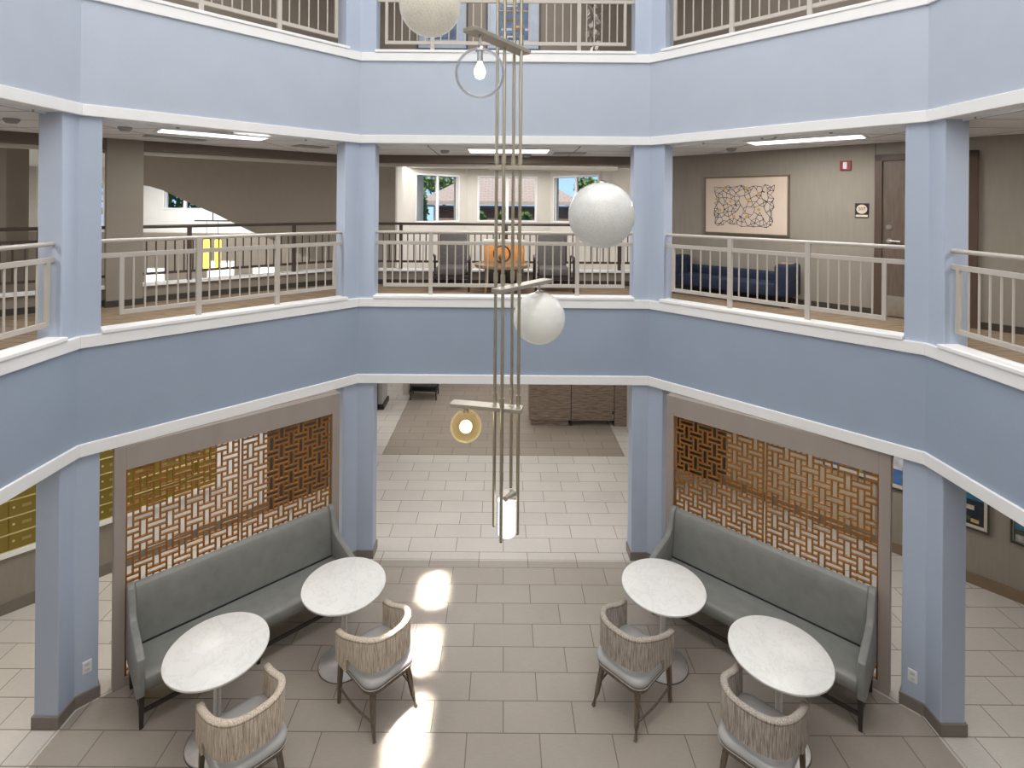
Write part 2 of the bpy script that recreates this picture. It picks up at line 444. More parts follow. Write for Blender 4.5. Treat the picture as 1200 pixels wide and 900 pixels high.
# railings ---------------------------------------------------------------------
def railing(P, Q, z, posts, ends, counts, label, group=None, mat=None, dark=False, top=.99):
    P = Vector(P); Q = Vector(Q); d = (Q-P); L = d.length; ang = math.atan2(d.y, d.x)
    t = thing('guard_railing', label, 'railing', (P.x, P.y, z), ang, group)
    mat = mat or railmat
    MB().tube([(0,0,top-.022), (L,0,top-.022)], .024, 14).build('handrail', mat, t, smooth=True, auto=.8)
    MB().box(0, L, -.016, .016, .775, .83, .004).build('upper_rail', mat, t)
    MB().box(ends[0], ends[1], -.016, .016, .12, .172, .004).build('bottom_rail', mat, t)
    xs = [ends[0]] + list(posts) + [ends[1]]
    for e in ends:
        MB().box(e-.022, e+.022, -.018, .018, .12, .80, .003).build('end_bar', mat, t)
    for p in posts:
        MB().box(p-.03, p+.03, -.026, .026, 0, top-.03, .004).build('post', mat, t)
    proto = None
    for i, n in enumerate(counts):
        for k in range(n):
            x = xs[i] + (xs[i+1]-xs[i])*(k+1)/(n+1)
            if proto is None:
                proto = MB().tube([(0,0,.16), (0,0,.785)], .0105, 8).build('baluster', mat, t, smooth=True, auto=.8); proto.location.x = x
            else:
                c = proto.copy(); C.objects.link(c); c.parent = t; c.location.x = x
    return t
R = offset(F, .11)
def shrink(a, b, c):
    a = Vector(a); b = Vector(b); d = (b-a).normalized(); return a + d*c, b - d*c
LD = (Vector(R[2])-Vector(R[1])).length
for z, w in ((4.08, 'second level'), (7.86, 'top level')):
    a, b = shrink(R[2], R[3], .19)
    L = (b-a).length; m = L/2
    railing(a, b, z, [m-1.143, m+1.143], [m-1.86, m+1.86], [5, 17, 5], 'beige railing in the middle opening of the %s' % w)
    a, b = shrink(R[1], R[2], .18); L = (b-a).length
    railing(a, b, z, [L*.34, L*.655], [L*.085, L*.93], [6, 7, 5], 'beige railing left of the middle opening on the %s' % w)
    a, b = shrink(R[3], R[4], .18); L = (b-a).length
    railing(a, b, z, [L*.345, L*.66], [L*.07, L*.915], [5, 7, 6], 'beige railing right of the middle opening on the %s' % w)
    a, b = R[0], R[1]
    a = Vector(a); b = Vector(b) - Vector((0, .16))
    L = (b-a).length
    railing(a, b, z, [L-3.4, L-2.2, L-1.1], [L-4.6, L-.16], [8, 8, 7, 7], 'beige railing along the left gallery of the %s, cut by the photo edge' % w)
    a = Vector(R[4]) - Vector((0, .16)); b = Vector(R[5]); L = (b-a).length
    railing(a, b, z, [1.1, 2.2, 3.4], [.16, 4.6], [7, 7, 8, 8], 'beige railing along the right gallery of the %s, cut by the photo edge' % w)

# rear curb and dark rail of level 2 (overlooks the lobby) ------------------------
RC = [(-7.0, 1.0), (-7.0, 6.65), (-3.12, 10.08), (3.0, 10.08)]
struct('wall_curb', MB().band(RC, offset(RC, .12), Z2, 4.22), taupe)
struct('trim_30', MB().band(offset(RC, -.05), offset(RC, .17), 4.22, 4.255), white)
struct('baseboard_curb', MB().band(offset(RC, -.012), RC, Z2, Z2+.09), basedark)
struct('wall_slab_edge', MB().band(offset(RC,.0), offset(RC, .1), 2.9, Z2), cream)
def dark_rail(P, Q, label, nposts, sp):
    P = Vector(P); Q = Vector(Q); e = (Q-P).normalized()*.05; P += e; Q -= e; d = Q-P; L = d.length; ang = math.atan2(d.y, d.x)
    t = thing('guard_railing', label, 'railing', (P.x, P.y, 4.255), ang)
    MB().tube([(0,0,.855), (L,0,.855)], .026, 12).build('handrail', darkrail, t, smooth=True, auto=.8)
    MB().box(0, L, -.014, .014, .66, .70).build('upper_rail', darkrail, t)
    MB().box(0, L, -.014, .014, .12, .16).build('bottom_rail', darkrail, t)
    for k in nposts:
        MB().box(k-.03, k+.03, -.024, .024, 0, .85).build('post', darkrail, t)
    n = int(L/sp); proto = None
    for k in range(1, n):
        x = k*L/n
        if proto is None:
            proto = MB().tube([(0,0,.14), (0,0,.68)], .011, 6).build('baluster', darkrail, t); proto.location.x = x
        else:
            c = proto.copy(); C.objects.link(c); c.parent = t; c.location.x = x
RCo = offset(RC, .06)
dark_rail(RCo[2], RCo[3], 'dark brown railing behind the two armchairs overlooking the lobby', [1.15, 3.15, 5.3], .115)
dark_rail(RCo[1], RCo[2], 'dark brown railing along the rear edge of the left corridor', [.9, 2.7, 4.35], .125)
dark_rail((RCo[1][0], 1.5), RCo[1], 'dark brown railing at the far left of the second level', [1.5, 3.2, 4.9], .14)
# soffit beams at the lobby edge
struct('trim_31', MB().band(offset(O2[:4], -.12), offset(O2[:4], .10), 6.26, 6.42), darkbeam)
struct('trim_32', MB().band(offset(O2[:4], .10), offset(O2[:4], .16), 6.20, 6.27), cream)

# L2 right wall -------------------------------------------------------------------
u2 = Vector((.68, -.733)).normalized(); n2 = Vector((.733, .68)).normalized()
W2 = Vector((4.76, 8.1))
def w2(s, off=0): return W2 + u2*s - n2*off
A = w2(-2.62); B = w2(3.6)
struct('wall_right', MB().band([tuple(A), tuple(B)], [tuple(A+n2*.15), tuple(B+n2*.15)], Z2, 6.42), taupe2)
struct('baseboard_right', MB().band([tuple(w2(-2.6,.012)), tuple(w2(.74,.012))], [tuple(w2(-2.6)), tuple(w2(.74))], Z2, Z2+.09), basedark)
struct('baseboard_right', MB().band([tuple(w2(1.86,.012)), tuple(w2(3.6,.012))], [tuple(w2(1.86)), tuple(w2(3.6))], Z2, Z2+.09), basedark)
struct('wall_end', MB().prism([(3.0, 9.95), (3.0, 10.2), (5.0, 10.2), (5.0, 8.2)], Z2, 6.42), taupe2)
rot2 = math.atan2(u2.y, u2.x)
# door
p = w2(.744)
struct('wall_seams', MB().box(-.004,.004,-.003,.001,2.26,2.44), basedark, loc=(*w2(.744,.0),Z2), rotz=rot2)
dr = tag(MB().box(.09, 1.01, -.02, .02, .01, 2.17, .003).build('door_1', doorw, loc=(p.x, p.y, Z2), rotz=rot2), kind='structure')
tag(MB().box(0, .09, -.05, .03, 0, 2.26, .006).box(1.01, 1.10, -.05, .03, 0, 2.26, .006).box(0, 1.10, -.05, .03, 2.17, 2.26, .006).build('door_frame', dframe, dr), 'brown painted door frame')
lk = MB().tube([(.17,-.045,1.25), (.17,-.015,1.25)], .034, 20).build('deadbolt', satin, dr, smooth=True, auto=.8)
lv = MB().tube([(.17,-.04,1.06), (.17,-.015,1.06)], .032, 20).tube([(.17,-.055,1.06), (.30,-.06,1.055)], .011, 10).tube([(.17,-.06,1.06), (.17,-.03,1.06)], .014, 10).build('door_handle', satin, dr, smooth=True, auto=.8)
tag(MB().box(.10, 1.0, -.026, -.018, .02, .30).build('kick_plate', satin, dr), 'metal kick plate')
# framed line art
c = w2(-1.77, .0)
t = thing('framed_picture', 'large framed abstract line drawing with gold spots above the navy bench', 'picture', (c.x, c.y, 5.02), rot2)
LW, LH = 1.39, .975
MB().box(0, LW, -.045, 0, 0, .025).box(0, LW, -.045, 0, LH-.025, LH).box(0, .025, -.045, 0, .025, LH-.025).box(LW-.025, LW, -.045, 0, .025, LH-.025).build('picture_frame', noisy('bronze_frame', (.20,.15,.10), .4, .3), t)
MB().box(.02, LW-.02, -.03, -.01, .02, LH-.02).build('canvas', noisy('cream_canvas', (.72,.60,.50), .8, var=.02), t)
rnd = random.Random(3)
pts = []
while len(pts) < 150:
    x = rnd.uniform(.17, LW-.22); y = rnd.uniform(.13, LH-.14)
    if all((x-a)**2+(y-b)**2 > .0026 for a, b in pts): pts.append((x, y))
    elif rnd.random() < .02: pts.append((x, y))
mb = MB()
def line(mb, a, b, w, yy):
    dx, dz = b[0]-a[0], b[1]-a[1]; l = math.hypot(dx, dz) or 1; nx, nz = -dz/l*w, dx/l*w
    mb.quad((a[0]+nx, yy, a[1]+nz), (b[0]+nx, yy, b[1]+nz), (b[0]-nx, yy, b[1]-nz), (a[0]-nx, yy, a[1]-nz))
for i, a in enumerate(pts):
    near = sorted(range(len(pts)), key=lambda j: (pts[j][0]-a[0])**2+(pts[j][1]-a[1])**2)[1:5]
    for j in near:
        if j > i or rnd.random() < .3: line(mb, a, pts[j], .0028 + .0022*rnd.random(), -.0315)
for k in range(10):
    a = rnd.choice(pts); b = (a[0]+rnd.uniform(-.05,.05), a[1]+rnd.uniform(-.04,.04)); line(mb, a, b, .010, -.0318)
mb.build('ink_lines', blackm, t)
mb = MB()
for (x, y) in ((.36,.78),(.72,.78),(.93,.68),(.22,.60),(.46,.55),(.75,.58),(.93,.42),(.28,.40),(.52,.30),(.73,.30)):
    r = [rnd.uniform(.022,.036) for _ in range(6)]
    f = [mb.bm.verts.new((x+r[k]*math.cos(k*PI/3), -.0325, y+r[k]*math.sin(k*PI/3))) for k in range(6)]
    mb.bm.faces.new(f)
mb.build('gold_spots', noisy('gold_ink', (.62,.40,.13), .6), t)
# fire alarm strobe
c = w2(.31)
t = thing('fire_alarm', 'red fire alarm strobe high on the wall near the door', 'alarm', (c.x, c.y, 6.03), rot2)
MB().box(0, .14, -.04, 0, 0, .14, .006).build('housing', red, t)
MB().box(.045, .095, -.06, -.038, .02, .12, .006).build('strobe_lens', plast, t)
# room sign
def text_mesh(s, size, mat, parent, loc, name='lettering'):
    cu = bpy.data.curves.new('t', 'FONT'); cu.body = s; cu.size = size; cu.extrude = .001; cu.align_x = 'CENTER'; cu.align_y = 'CENTER'
    to = bpy.data.objects.new('t', cu); C.objects.link(to)
    bpy.context.view_layer.update()
    me = bpy.data.meshes.new_from_object(to.evaluated_get(bpy.context.evaluated_depsgraph_get()))
    bpy.data.objects.remove(to); me.materials.clear(); me.materials.append(mat)
    o = bpy.data.objects.new(name, me); C.objects.link(o); o.parent = parent; o.location = loc; o.rotation_euler = (rad(90), 0, 0)
    return o
c = w2(.50)
t = thing('room_sign', 'small black room number sign reading 207 beside the door', 'sign', (c.x, c.y, 5.34), rot2)
signcream = noisy('sign_cream', (.72,.60,.48), .6)
MB().box(0, .17, -.012, 0, 0, .21, .003).build('backplate', blackm, t)
m = MB().tube([(.085,-.016,.125), (.085,-.011,.125)], .066, 28).build('disc', signcream, t)
MB().box(.012, .158, -.016, -.011, .014, .044).build('name_strip', signcream, t)
text_mesh('207', .062, blackm, t, (.085, -.018, .128))
# navy bench
c = w2(-2.2, .08)
t = thing('upholstered_bench', 'navy blue fabric bench with raised arms against the second level wall', 'bench', (c.x, c.y, Z2), rot2)
MB().box(.02, 2.0, -.50, 0, .16, .36, .04).build('seat', navy, t, smooth=True)
MB().box(.05, 1.97, -.13, 0, .30, .50, .04).build('backrest', navy, t, smooth=True)
for x in (0, 1.80):
    MB().box(x, x+.22, -.52, 0, .16, .66, .05).build('arm', navy, t, smooth=True)
for x in (.12, 1.02, 1.9):
    for y in (-.42, -.06):
        MB().tube([(x,y,0), (x,y,.17)], [.012,.02], 8).build('leg', darkleg, t)
MB().box(1.83, 1.99, -.40, -.2, .66, .672).build('arm_tray', tabwood, t)

# ceiling fixtures L2 -------------------------------------------------------------
def panel(cx, cy, ang, w, h, label, z=6.40, s=1):
    t = thing('ceiling_light', label, 'ceiling light', (cx, cy, z), ang, None)
    mb = MB().box(-w/2, w/2, -h/2, -h/2+.03, -.02, 0).box(-w/2, w/2, h/2-.03, h/2, -.02, 0).box(-w/2, -w/2+.03, -h/2+.03, h/2-.03, -.02, 0).box(w/2-.03, w/2, -h/2+.03, h/2-.03, -.02, 0)
    mb.build('frame', plast, t)
    MB().box(-w/2+.03, w/2-.03, -h/2+.03, h/2-.03, -.012, -.002).build('diffuser', panelE, t)
    area((cx, cy, z-.021), w-.08, h-.08, 34, (1,.97,.93), (0,0,ang))
    return t
dang = math.atan2(dg[1], -dg[0])
panel(-3.85, 7.10, dang-.08, 1.32, .46, 'long bright ceiling light panel over the left corridor')
panel(4.02, 7.15, -dang+.08, 1.40, .50, 'long bright ceiling light panel over the right corridor')
panel(.08, 8.95, 0, 1.38, .7, 'bright ceiling light panel over the armchair lounge')
panel(-5.9, 3.8, PI/2, 1.3, .5, 'ceiling light panel over the left gallery beyond the column')
panel(5.9, 4.0, PI/2, 1.3, .5, 'ceiling light panel over the right gallery')
def smoke(x, y, label):
    t = thing('smoke_detector', label, 'smoke detector', (x, y, 6.40))
    MB().lathe([(0,0), (.075,0), (.075,-.02), (.05,-.05), (0,-.055)], seg=24).build('housing', noisy('detector_plastic', (.3,.3,.3), .5), t, smooth=True, auto=.6)
smoke(-1.0, 9.05, 'round smoke detector left of the lounge ceiling light'); smoke(-4.62, 6.50, 'round smoke detector beside the left blue column')
smoke(3.56, 8.35, 'round smoke detector on the right corridor ceiling'); smoke(-5.45, 5.9, 'round smoke detector on the ceiling at the far left')
smoke(.42, 9.66, 'round smoke detector under the lounge ceiling light')
def vent(x, y, a, w, h, label):
    t = thing('ceiling_vent', label, 'vent', (x, y, 6.40), a)
    MB().box(-w/2, w/2, -h/2, h/2, -.012, 0).build('vent_frame', noisy('vent_grey', (.35,.35,.35), .5), t)
    for k in range(5):
        yy = -h/2 + h*(k+.7)/6
        MB().box(-w/2+.03, w/2-.03, yy-.008, yy+.012, -.02, -.012).build('slat', noisy('vent_slat', (.5,.5,.5), .5), t)
vent(1.15, 9.35, 0, .55, .35, 'grey ceiling vent right of the lounge light')
vent(-4.65, 7.55, dang, .75, .2, 'dark ceiling vent above the left corridor')
vent(-3.1, 8.55, dang, .5, .3, 'grey ceiling vent near the left rear column')

# big taupe post at lobby edge, soffit wall --------------------------------------
t = thing('column', 'brown square column behind the left second level railing', 'column', (-5.62, 7.90, Z2), rad(41))
MB().box(-.22, .22, -.16, .16, 0, 2.45).build('shaft', taupe, t); MB().box(-.235, .235, -.175, .175, 0, .09).build('base', basedark, t)
t = thing('column', 'brown column at the far left behind the left gallery railing', 'column', (-8.05, 8.6, 0), 0)
MB().box(-.22, .22, -.2, .2, 0, 6.6).build('shaft', taupe, t)
def prism_xz(name, pts, y0, y1, mat):
    mb = MB()
    a = [mb.bm.verts.new((p[0], y0, p[1])) for p in pts]; b = [mb.bm.verts.new((p[0], y1, p[1])) for p in pts]
    mb.bm.faces.new(a); mb.bm.faces.new(b[::-1])
    for i in range(len(pts)):
        j = (i+1) % len(pts); mb.bm.faces.new((a[i], a[j], b[j], b[i]))
    return struct(name, mb, mat)
prism_xz('wall_stair', [(-8.6,6.6), (-8.6,5.95), (-7.95,5.83), (-7.68,5.75), (-7.01,5.44), (-6.51,5.24), (-6.06,5.02), (-5.66,4.83), (-5.12,4.62), (-4.4,4.25), (-3.6,3.9), (-3.6,0), (-3.35,0), (-2.43,2.9), (-2.43,6.6)], 12.0, 12.2, noisy('soffit_taupe_paint', (.43,.375,.315), .6, var=.03))
# lobby: ceiling, walls, bay
struct('ceiling', MB().prism([(-16,19.4), (-16,-2.5), (-7.1,-2.5), (-7.1,6.65), (-3.2,10.25), (3.0,10.25), (16,10.25), (16,19.4)][::-1], 6.62, 6.75), ceilw)
def wall_with_windows(P, Q, z0, z1, wins, mat, name, th=.2, glass=True, wn=0):
    P = Vector(P); Q = Vector(Q); d = Q-P; L = d.length; ang = math.atan2(d.y, d.x)
    mb = MB(); xs = 0
    for (a, b, c, e) in wins:
        mb.box(xs, a, 0, th, z0, z1)
        mb.box(a, b, 0, th, z0, c); mb.box(a, b, 0, th, e, z1); xs = b
    mb.box(xs, L, 0, th, z0, z1)
    struct(name, mb, mat, loc=(P.x, P.y, 0), rotz=ang)
    for k, (a, b, c, e) in enumerate(wins):
        fr = MB().box(a-.04, b+.04, -.02, .1, c-.05, c).box(a-.04, b+.04, -.02, .1, e, e+.05).box(a-.04, a, -.02, .1, c, e).box(b, b+.04, -.02, .1, c, e)
        w = tag(fr.build('window_%d' % (wn+k), white, loc=(P.x, P.y, 0), rotz=ang), kind='structure')
        m = (a+b)/2
        MB().box(m-.045, m+.045, .02, .09, c, e).box(a, a+.03, .03, .09, c, e).box(b-.03, b, .03, .09, c, e).build('sash', white, w)
        MB().box(a+.03, b-.03, .055, .06, c, e).build('pane', pane, w)
wall_with_windows((-2.70,15.3), (-1.15,17.0), 0, 6.62, [(.25, 1.90, 4.98, 6.33)], cream, 'wall_bay_left', wn=1)
wall_with_windows((-1.15,17.0), (1.49,17.0), 0, 6.62, [(.36, 2.18, 4.98, 6.33)], cream, 'wall_bay_center', wn=2)
wall_with_windows((1.49,17.0), (3.1,15.2), 0, 6.62, [(.18, 1.9, 4.98, 6.33)], cream, 'wall_bay_right', wn=3)
struct('wall_bay_end', MB().box(3.1, 3.25, 10.4, 15.25, 0, 6.62), cream)
struct('wall_bay_side', MB().box(-2.85, -2.70, 12.2, 15.3, 3.2, 6.62), cream)
struct('wall_bay_side', MB().prism([(-2.85,15.3), (-2.7,15.3), (-2.7,18), (-2.85,18)], 0, 6.62), cream)
wall_with_windows((-15.8,18.0), (-2.85,18.0), 0, 6.62, [(1.6, 3.0, 4.6, 6.1), (4.36, 5.7, 5.28, 6.4)], whitewall, 'wall_lobby_back', wn=4)
struct('wall_front', MB().box(-16, 16, -2.7, -2.5, 0, 11.45), cream)
struct('wall_lobby_left', MB().box(-16, -15.8, -2.5, 18.2, 0, 6.62), cream)
struct('wall_lobby_right', MB().box(15.8, 16, -2.5, 18.2, 0, 11.4), cream)
struct('wall_lobby_back_right', MB().box(3.25, 16, 15.2, 15.4, 0, 6.62), cream)
# cream partition seen at the far left of level 2
struct('wall_gallery_left', MB().box(-9.6, -8.6, 11.0, 11.2, 0, 6.62), cream)
struct('wall_lobby_low', MB().box(-15.8, -2.9, 17.6, 17.95, 0, 4.45), taupe)
for k, (a, b, c, d) in enumerate(((-11.75,-11.2,2.75,3.25), (-9.7,-8.9,2.8,3.5), (-8.2,-7.5,3.05,3.3))):
    wv = tag(MB().box(a-.05, b+.05, 17.57, 17.61, c-.05, d+.05).build('window_%d' % (8+k), white), kind='structure')
    MB().box(a, b, 17.55, 17.57, c, d).build('bright_pane', emis('glowing_pane', (1,1,.98), 1.6), wv)  # pane glows by itself to paint bright spots, solid wall behind
# lower level ceiling valance strip in front of the bay
struct('trim_33', MB().box(-2.7, 3.1, 14.9, 15.1, 6.5, 6.62), white)

# yellow hanging lamps beyond the left railing
t = thing('pendant_lamp', 'pair of glowing yellow glass cylinders hanging over the lobby', 'pendant light', (-7.08, 13.0, 6.62))
MB().box(-.42, .42, -.06, .06, -1.60, -1.57).tube([(0,0,-1.57), (0,0,0)], .012, 8).build('bar', darkrail, t)
for x in (-.15, .13):
    MB().tube([(x,0,-1.58), (x,0,-2.06)], .006, 6).build('cord', darkrail, t)
    MB().lathe([(0,-2.05), (.065,-2.05), (.07,-2.1), (.07,-2.72), (.06,-2.76), (0,-2.76)], x, 0, 24).build('lamp_shade', yellowE, t, smooth=True, auto=.7)

# L2 lounge furniture --------------------------------------------------------------
def armchair():
    t = thing('armchair', 'x', 'armchair')
    MB().box(-.27, .27, -.30, .25, .27, .42, .04).build('seat_cushion', greyfab, t, smooth=True)
    mb = MB().box(-.26, .26, -.06, .06, 0, .60, .04, Matrix.Translation((0,.24,.38)) @ Matrix.Rotation(rad(-10), 4, 'X'))
    mb.build('backrest', greyfab, t, smooth=True)
    for s in (-1, 1):
        MB().tube([(s*.33,-.30,0), (s*.33,-.30,.50), (s*.33,-.30,.56)], .02, 8).tube([(s*.33,.30,0), (s*.33,.22,.56)], .02, 8).build('leg_frame', darkleg, t)
        MB().tube([(s*.33,-.36,.55), (s*.335,-.25,.585), (s*.34,.05,.60), (s*.33,.27,.56)], [.018,.026,.026,.02], 8).build('armrest', darkleg, t, smooth=True)
    for y in (-.31, .24): MB().box(-.33, .33, y, y+.04, .22, .27).build('seat_rail', darkleg, t)
    return t
a1 = armchair(); a1.location = (-.92, 9.55, Z2); a1['label'] = 'grey armchair with dark wood arms left of the round lounge table'; a1['group'] = 'lounge armchairs'
copy_tree(a1, (.90, 9.55, Z2), 0, 'grey armchair with dark wood arms right of the round lounge table')
t = thing('coffee_table', 'round wooden coffee table between the two grey armchairs', 'table', (-.01, 9.25, Z2))
MB().lathe([(0,.44), (.46,.44), (.48,.455), (.48,.50), (.465,.50), (.46,.475), (0,.475)], seg=48).build('table_top', tabwood, t, smooth=True, auto=.6)
MB().lathe([(0,.476), (.45,.476), (.45,.480), (0,.480)], seg=48).build('table_inlay', noisy('dark_oak_inlay', (.22,.15,.09), .25), t)
for k in range(4):
    a = PI/4 + k*PI/2
    MB().tube([(.40*math.cos(a), .40*math.sin(a), 0), (.36*math.cos(a), .36*math.sin(a), .45)], [.018,.03], 8).build('leg', tabwood, t)
t = thing('ring_ornament', 'dark round ring ornament standing on the round coffee table', 'ornament', (-.02, 9.25, Z2+.502))
mb = MB()
for k in range(32):
    a = 2*PI*k/32; b = 2*PI*(k+1)/32
    mb.tube([(.14*math.cos(a), 0, .16+.14*math.sin(a)), (.14*math.cos(b), 0, .16+.14*math.sin(b))], .016, 6, caps=False)
mb.build('ring', darkleg, t)
MB().lathe([(0,0),(.06,0),(.05,.02),(.02,.03),(0,.03)], seg=20).build('foot', darkleg, t)
MB().sphere((0,0,.10), .06, 20).build('inner_ball', noisy('bronze', (.2,.13,.07), .35, .6), t, smooth=True)
t = thing('low_stool', 'boxy orange upholstered seat with pale top behind the round lounge table', 'stool', (.02, 9.86, Z2))
MB().box(-.37, .37, -.09, .09, .45, .82, .03).build('padded_panel', orange, t, smooth=True)
MB().box(-.36, .36, -.08, .08, .1, .45).build('base_panel', greyfab, t)
MB().box(-.38, .38, -.10, .10, .82, .87, .01).build('top_cap', cream, t)
for x in (-.3, .3): MB().box(x-.03, x+.03, -.07, .07, 0, .1).build('leg', darkleg, t)

# L3 rear walls and pictures ---------------------------------------------------------
O3 = [(-7.0, -2.5), (-7.0, 6.65), (-3.12, 10.3), (3.0, 10.3), (8.2, 4.5), (8.2, -2.5)]
struct('wall_rear_top', MB().band(O3, offset(O3, .15), Z3, 10.25), brownwall)
def blue_pic(x, w, label, seed):
    t = thing('framed_picture', label, 'picture', (x, 10.3, 8.46))
    MB().box(0, w, -.04, 0, 0, .03).box(0, w, -.04, 0, 1.17, 1.2).box(0, .03, -.04, 0, .03, 1.17).box(w-.03, w, -.04, 0, .03, 1.17).build('picture_frame', noisy('navy_frame', (.03,.05,.09), .4), t)
    MB().box(.03, w-.03, -.02, -.005, .03, 1.17).build('mat_board', noisy('pale_blue_mat', (.42,.50,.62), .7), t)
    rn = random.Random(seed)
    cols = [(.09,.16,.32), (.45,.5,.55), (.6,.36,.14), (.18,.13,.10), (.7,.68,.62), (.16,.25,.42)]
    iw0, iw1 = w*.22, w*.78
    MB().box(iw0, iw1, -.024, -.019, .2, 1.0).build('print', noisy('print_blue', (.12,.17,.27), .7, var=.3, scale=8), t)
    for k in range(16):
        zz = .22 + .75*rn.random(); x0 = iw0 + rn.random()*(iw1-iw0)*.5; x1 = x0 + (iw1-x0)*rn.uniform(.3,1); h = rn.uniform(.015,.05)
        MB().box(x0, x1, -.0265-.0004*k, -.0235, zz, min(.99, zz+h)).build('paint_stroke', noisy('stroke', cols[k % 6], .7, var=.2), t)
blue_pic(-1.69, .98, 'blue framed painting on the top level wall, left one behind the hanging globe', 2)
blue_pic(-.36, 1.04, 'blue framed painting on the top level wall, right one behind the pendant rods', 5)
# small tree/sculpture at the top level
t = thing('potted_plant', 'silvery tall sculptural plant behind the top level railing at right', 'plant', (1.66, 10.02, Z3))
MB().lathe([(0,0), (.12,0), (.15,.35), (.13,.35), (0,.33)], seg=20).build('pot', satin, t, smooth=True, auto=.6)
mb = MB(); rn = random.Random(4)
for k in range(90):
    a = rn.uniform(0, 2*PI); z = rn.uniform(.4, 1.7); r = rn.uniform(.02, .13)
    p = Vector((r*math.cos(a), r*math.sin(a), z)); q = p + Vector((rn.uniform(-.06,.06), rn.uniform(-.06,.06), rn.uniform(.03,.09)))
    w = Vector((rn.uniform(-.03,.03), rn.uniform(-.03,.03), .02)); mb.quad(p-w, q-w, q+w, p+w)
mb.build('leaves', noisy('silver_leaf', (.6,.58,.55), .4, .3, var=.3), t)
MB().tube([(0,0,.3), (.02,0,1.0), (-.01,.01,1.65)], .015, 8).build('stem', darkleg, t)

# L1 perimeter walls --------------------------------------------------------------
uM = Vector((.707,.707)); M0 = Vector((-6.61, 7.05)); nM = Vector((-.707,.707))
def wM(s, off=0): return M0 + uM*s - nM*off
a, b, c = wM(-3.2), wM(3.37), wM(3.37)
struct('wall_left', MB().band([tuple(wM(-3.2)), tuple(wM(1.3))], [tuple(wM(-3.2,-.15)), tuple(wM(1.3,-.15))], 0, 2.86), taupe2)
struct('wall_left_lit', MB().band([tuple(wM(1.3)), tuple(wM(3.45))], [tuple(wM(1.3,-.15)), tuple(wM(3.45,-.15))], 0, 2.86), whitewall)  # continues the same wall, coloured white here to look brightly lit
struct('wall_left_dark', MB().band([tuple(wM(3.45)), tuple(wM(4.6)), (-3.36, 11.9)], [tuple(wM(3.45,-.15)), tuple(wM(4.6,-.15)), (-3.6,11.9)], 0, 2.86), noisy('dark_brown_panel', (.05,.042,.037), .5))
struct('baseboard_left', MB().band([tuple(wM(-3.2,.015)), tuple(wM(3.45,.015))], [tuple(wM(-3.2)), tuple(wM(3.45))], 0, .16), basetile)
# light sill strip below the mailboxes
rotM = math.atan2(uM.y, uM.x)
sM = wM(-1.2)
t = thing('mailbox_bank', 'wall of small brass mailbox doors over a pale ledge, behind the left lattice screen', 'mailboxes', (sM.x, sM.y, .76), rotM)
Wd, Hd, nx, nz = 3.82, 1.78, 12, 8
MB().box(0, Wd, -.05, 0, 0, .075).build('ledge', white, t)
MB().box(0, Wd, -.02, 0, .075, .075+Hd+.06).build('backing', gold, t)
MB().box(Wd, Wd+.05, -.03, 0, 0, 2.0).build('edge_strip', white, t)
proto = None
dw, dh = Wd/nx, Hd/nz
for i in range(nx):
    for j in range(nz):
        loc = (i*dw, 0, .085 + j*dh)
        if proto is None:
            proto = MB().box(.006, dw-.006, -.034, -.018, .006, dh-.012, .003).build('mailbox_door', gold, t); proto.location = loc
            k1 = MB().tube([(.05,-.042,dh/2), (.05,-.03,dh/2)], .014, 12).build('lock', goldl, proto)
            k2 = MB().box(dw*.42, dw*.72, -.038, -.03, dh*.38, dh*.56).build('number_plate', noisy('mailbox_plate', (.42,.34,.12), .4, .4), proto)
        else:
            copy_tree(proto, loc=loc, parent=t)
for j in range(nz+1):
    MB().box(0, Wd, -.046, -.02, .075+j*dh-.004, .075+j*dh+.006).build('row_edge', goldl, t)

uD = Vector((.68,-.733)).normalized(); D0 = Vector((6.23, 8.54)); nD = Vector((.733,.68)).normalized()
def wD(s, off=0): return D0 + uD*s - nD*off
struct('wall_right_lower', MB().band([tuple(wD(-3.2)), tuple(wD(4.0))], [tuple(wD(-3.2,-.15)), tuple(wD(4.0,-.15))], 0, 2.86), taupe2)
struct('wall_right_tan', MB().band([tuple(wD(-2.65,.01)), tuple(wD(-.2,.01))], [tuple(wD(-2.65,0)), tuple(wD(-.2,0))], .16, 2.86), tanwall)
struct('baseboard_right_lower', MB().band([tuple(wD(-3.2,.025)), tuple(wD(4.0,.025))], [tuple(wD(-3.2)), tuple(wD(4.0))], 0, .16), basetan)
pR = wD(-3.2)
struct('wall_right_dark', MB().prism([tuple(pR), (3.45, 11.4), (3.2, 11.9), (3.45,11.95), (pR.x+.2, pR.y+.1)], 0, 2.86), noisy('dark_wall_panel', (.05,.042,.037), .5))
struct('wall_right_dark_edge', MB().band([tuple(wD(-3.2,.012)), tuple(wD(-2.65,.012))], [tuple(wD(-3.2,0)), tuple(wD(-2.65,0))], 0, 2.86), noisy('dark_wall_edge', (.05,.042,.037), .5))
rotD = math.atan2(uD.y, uD.x)
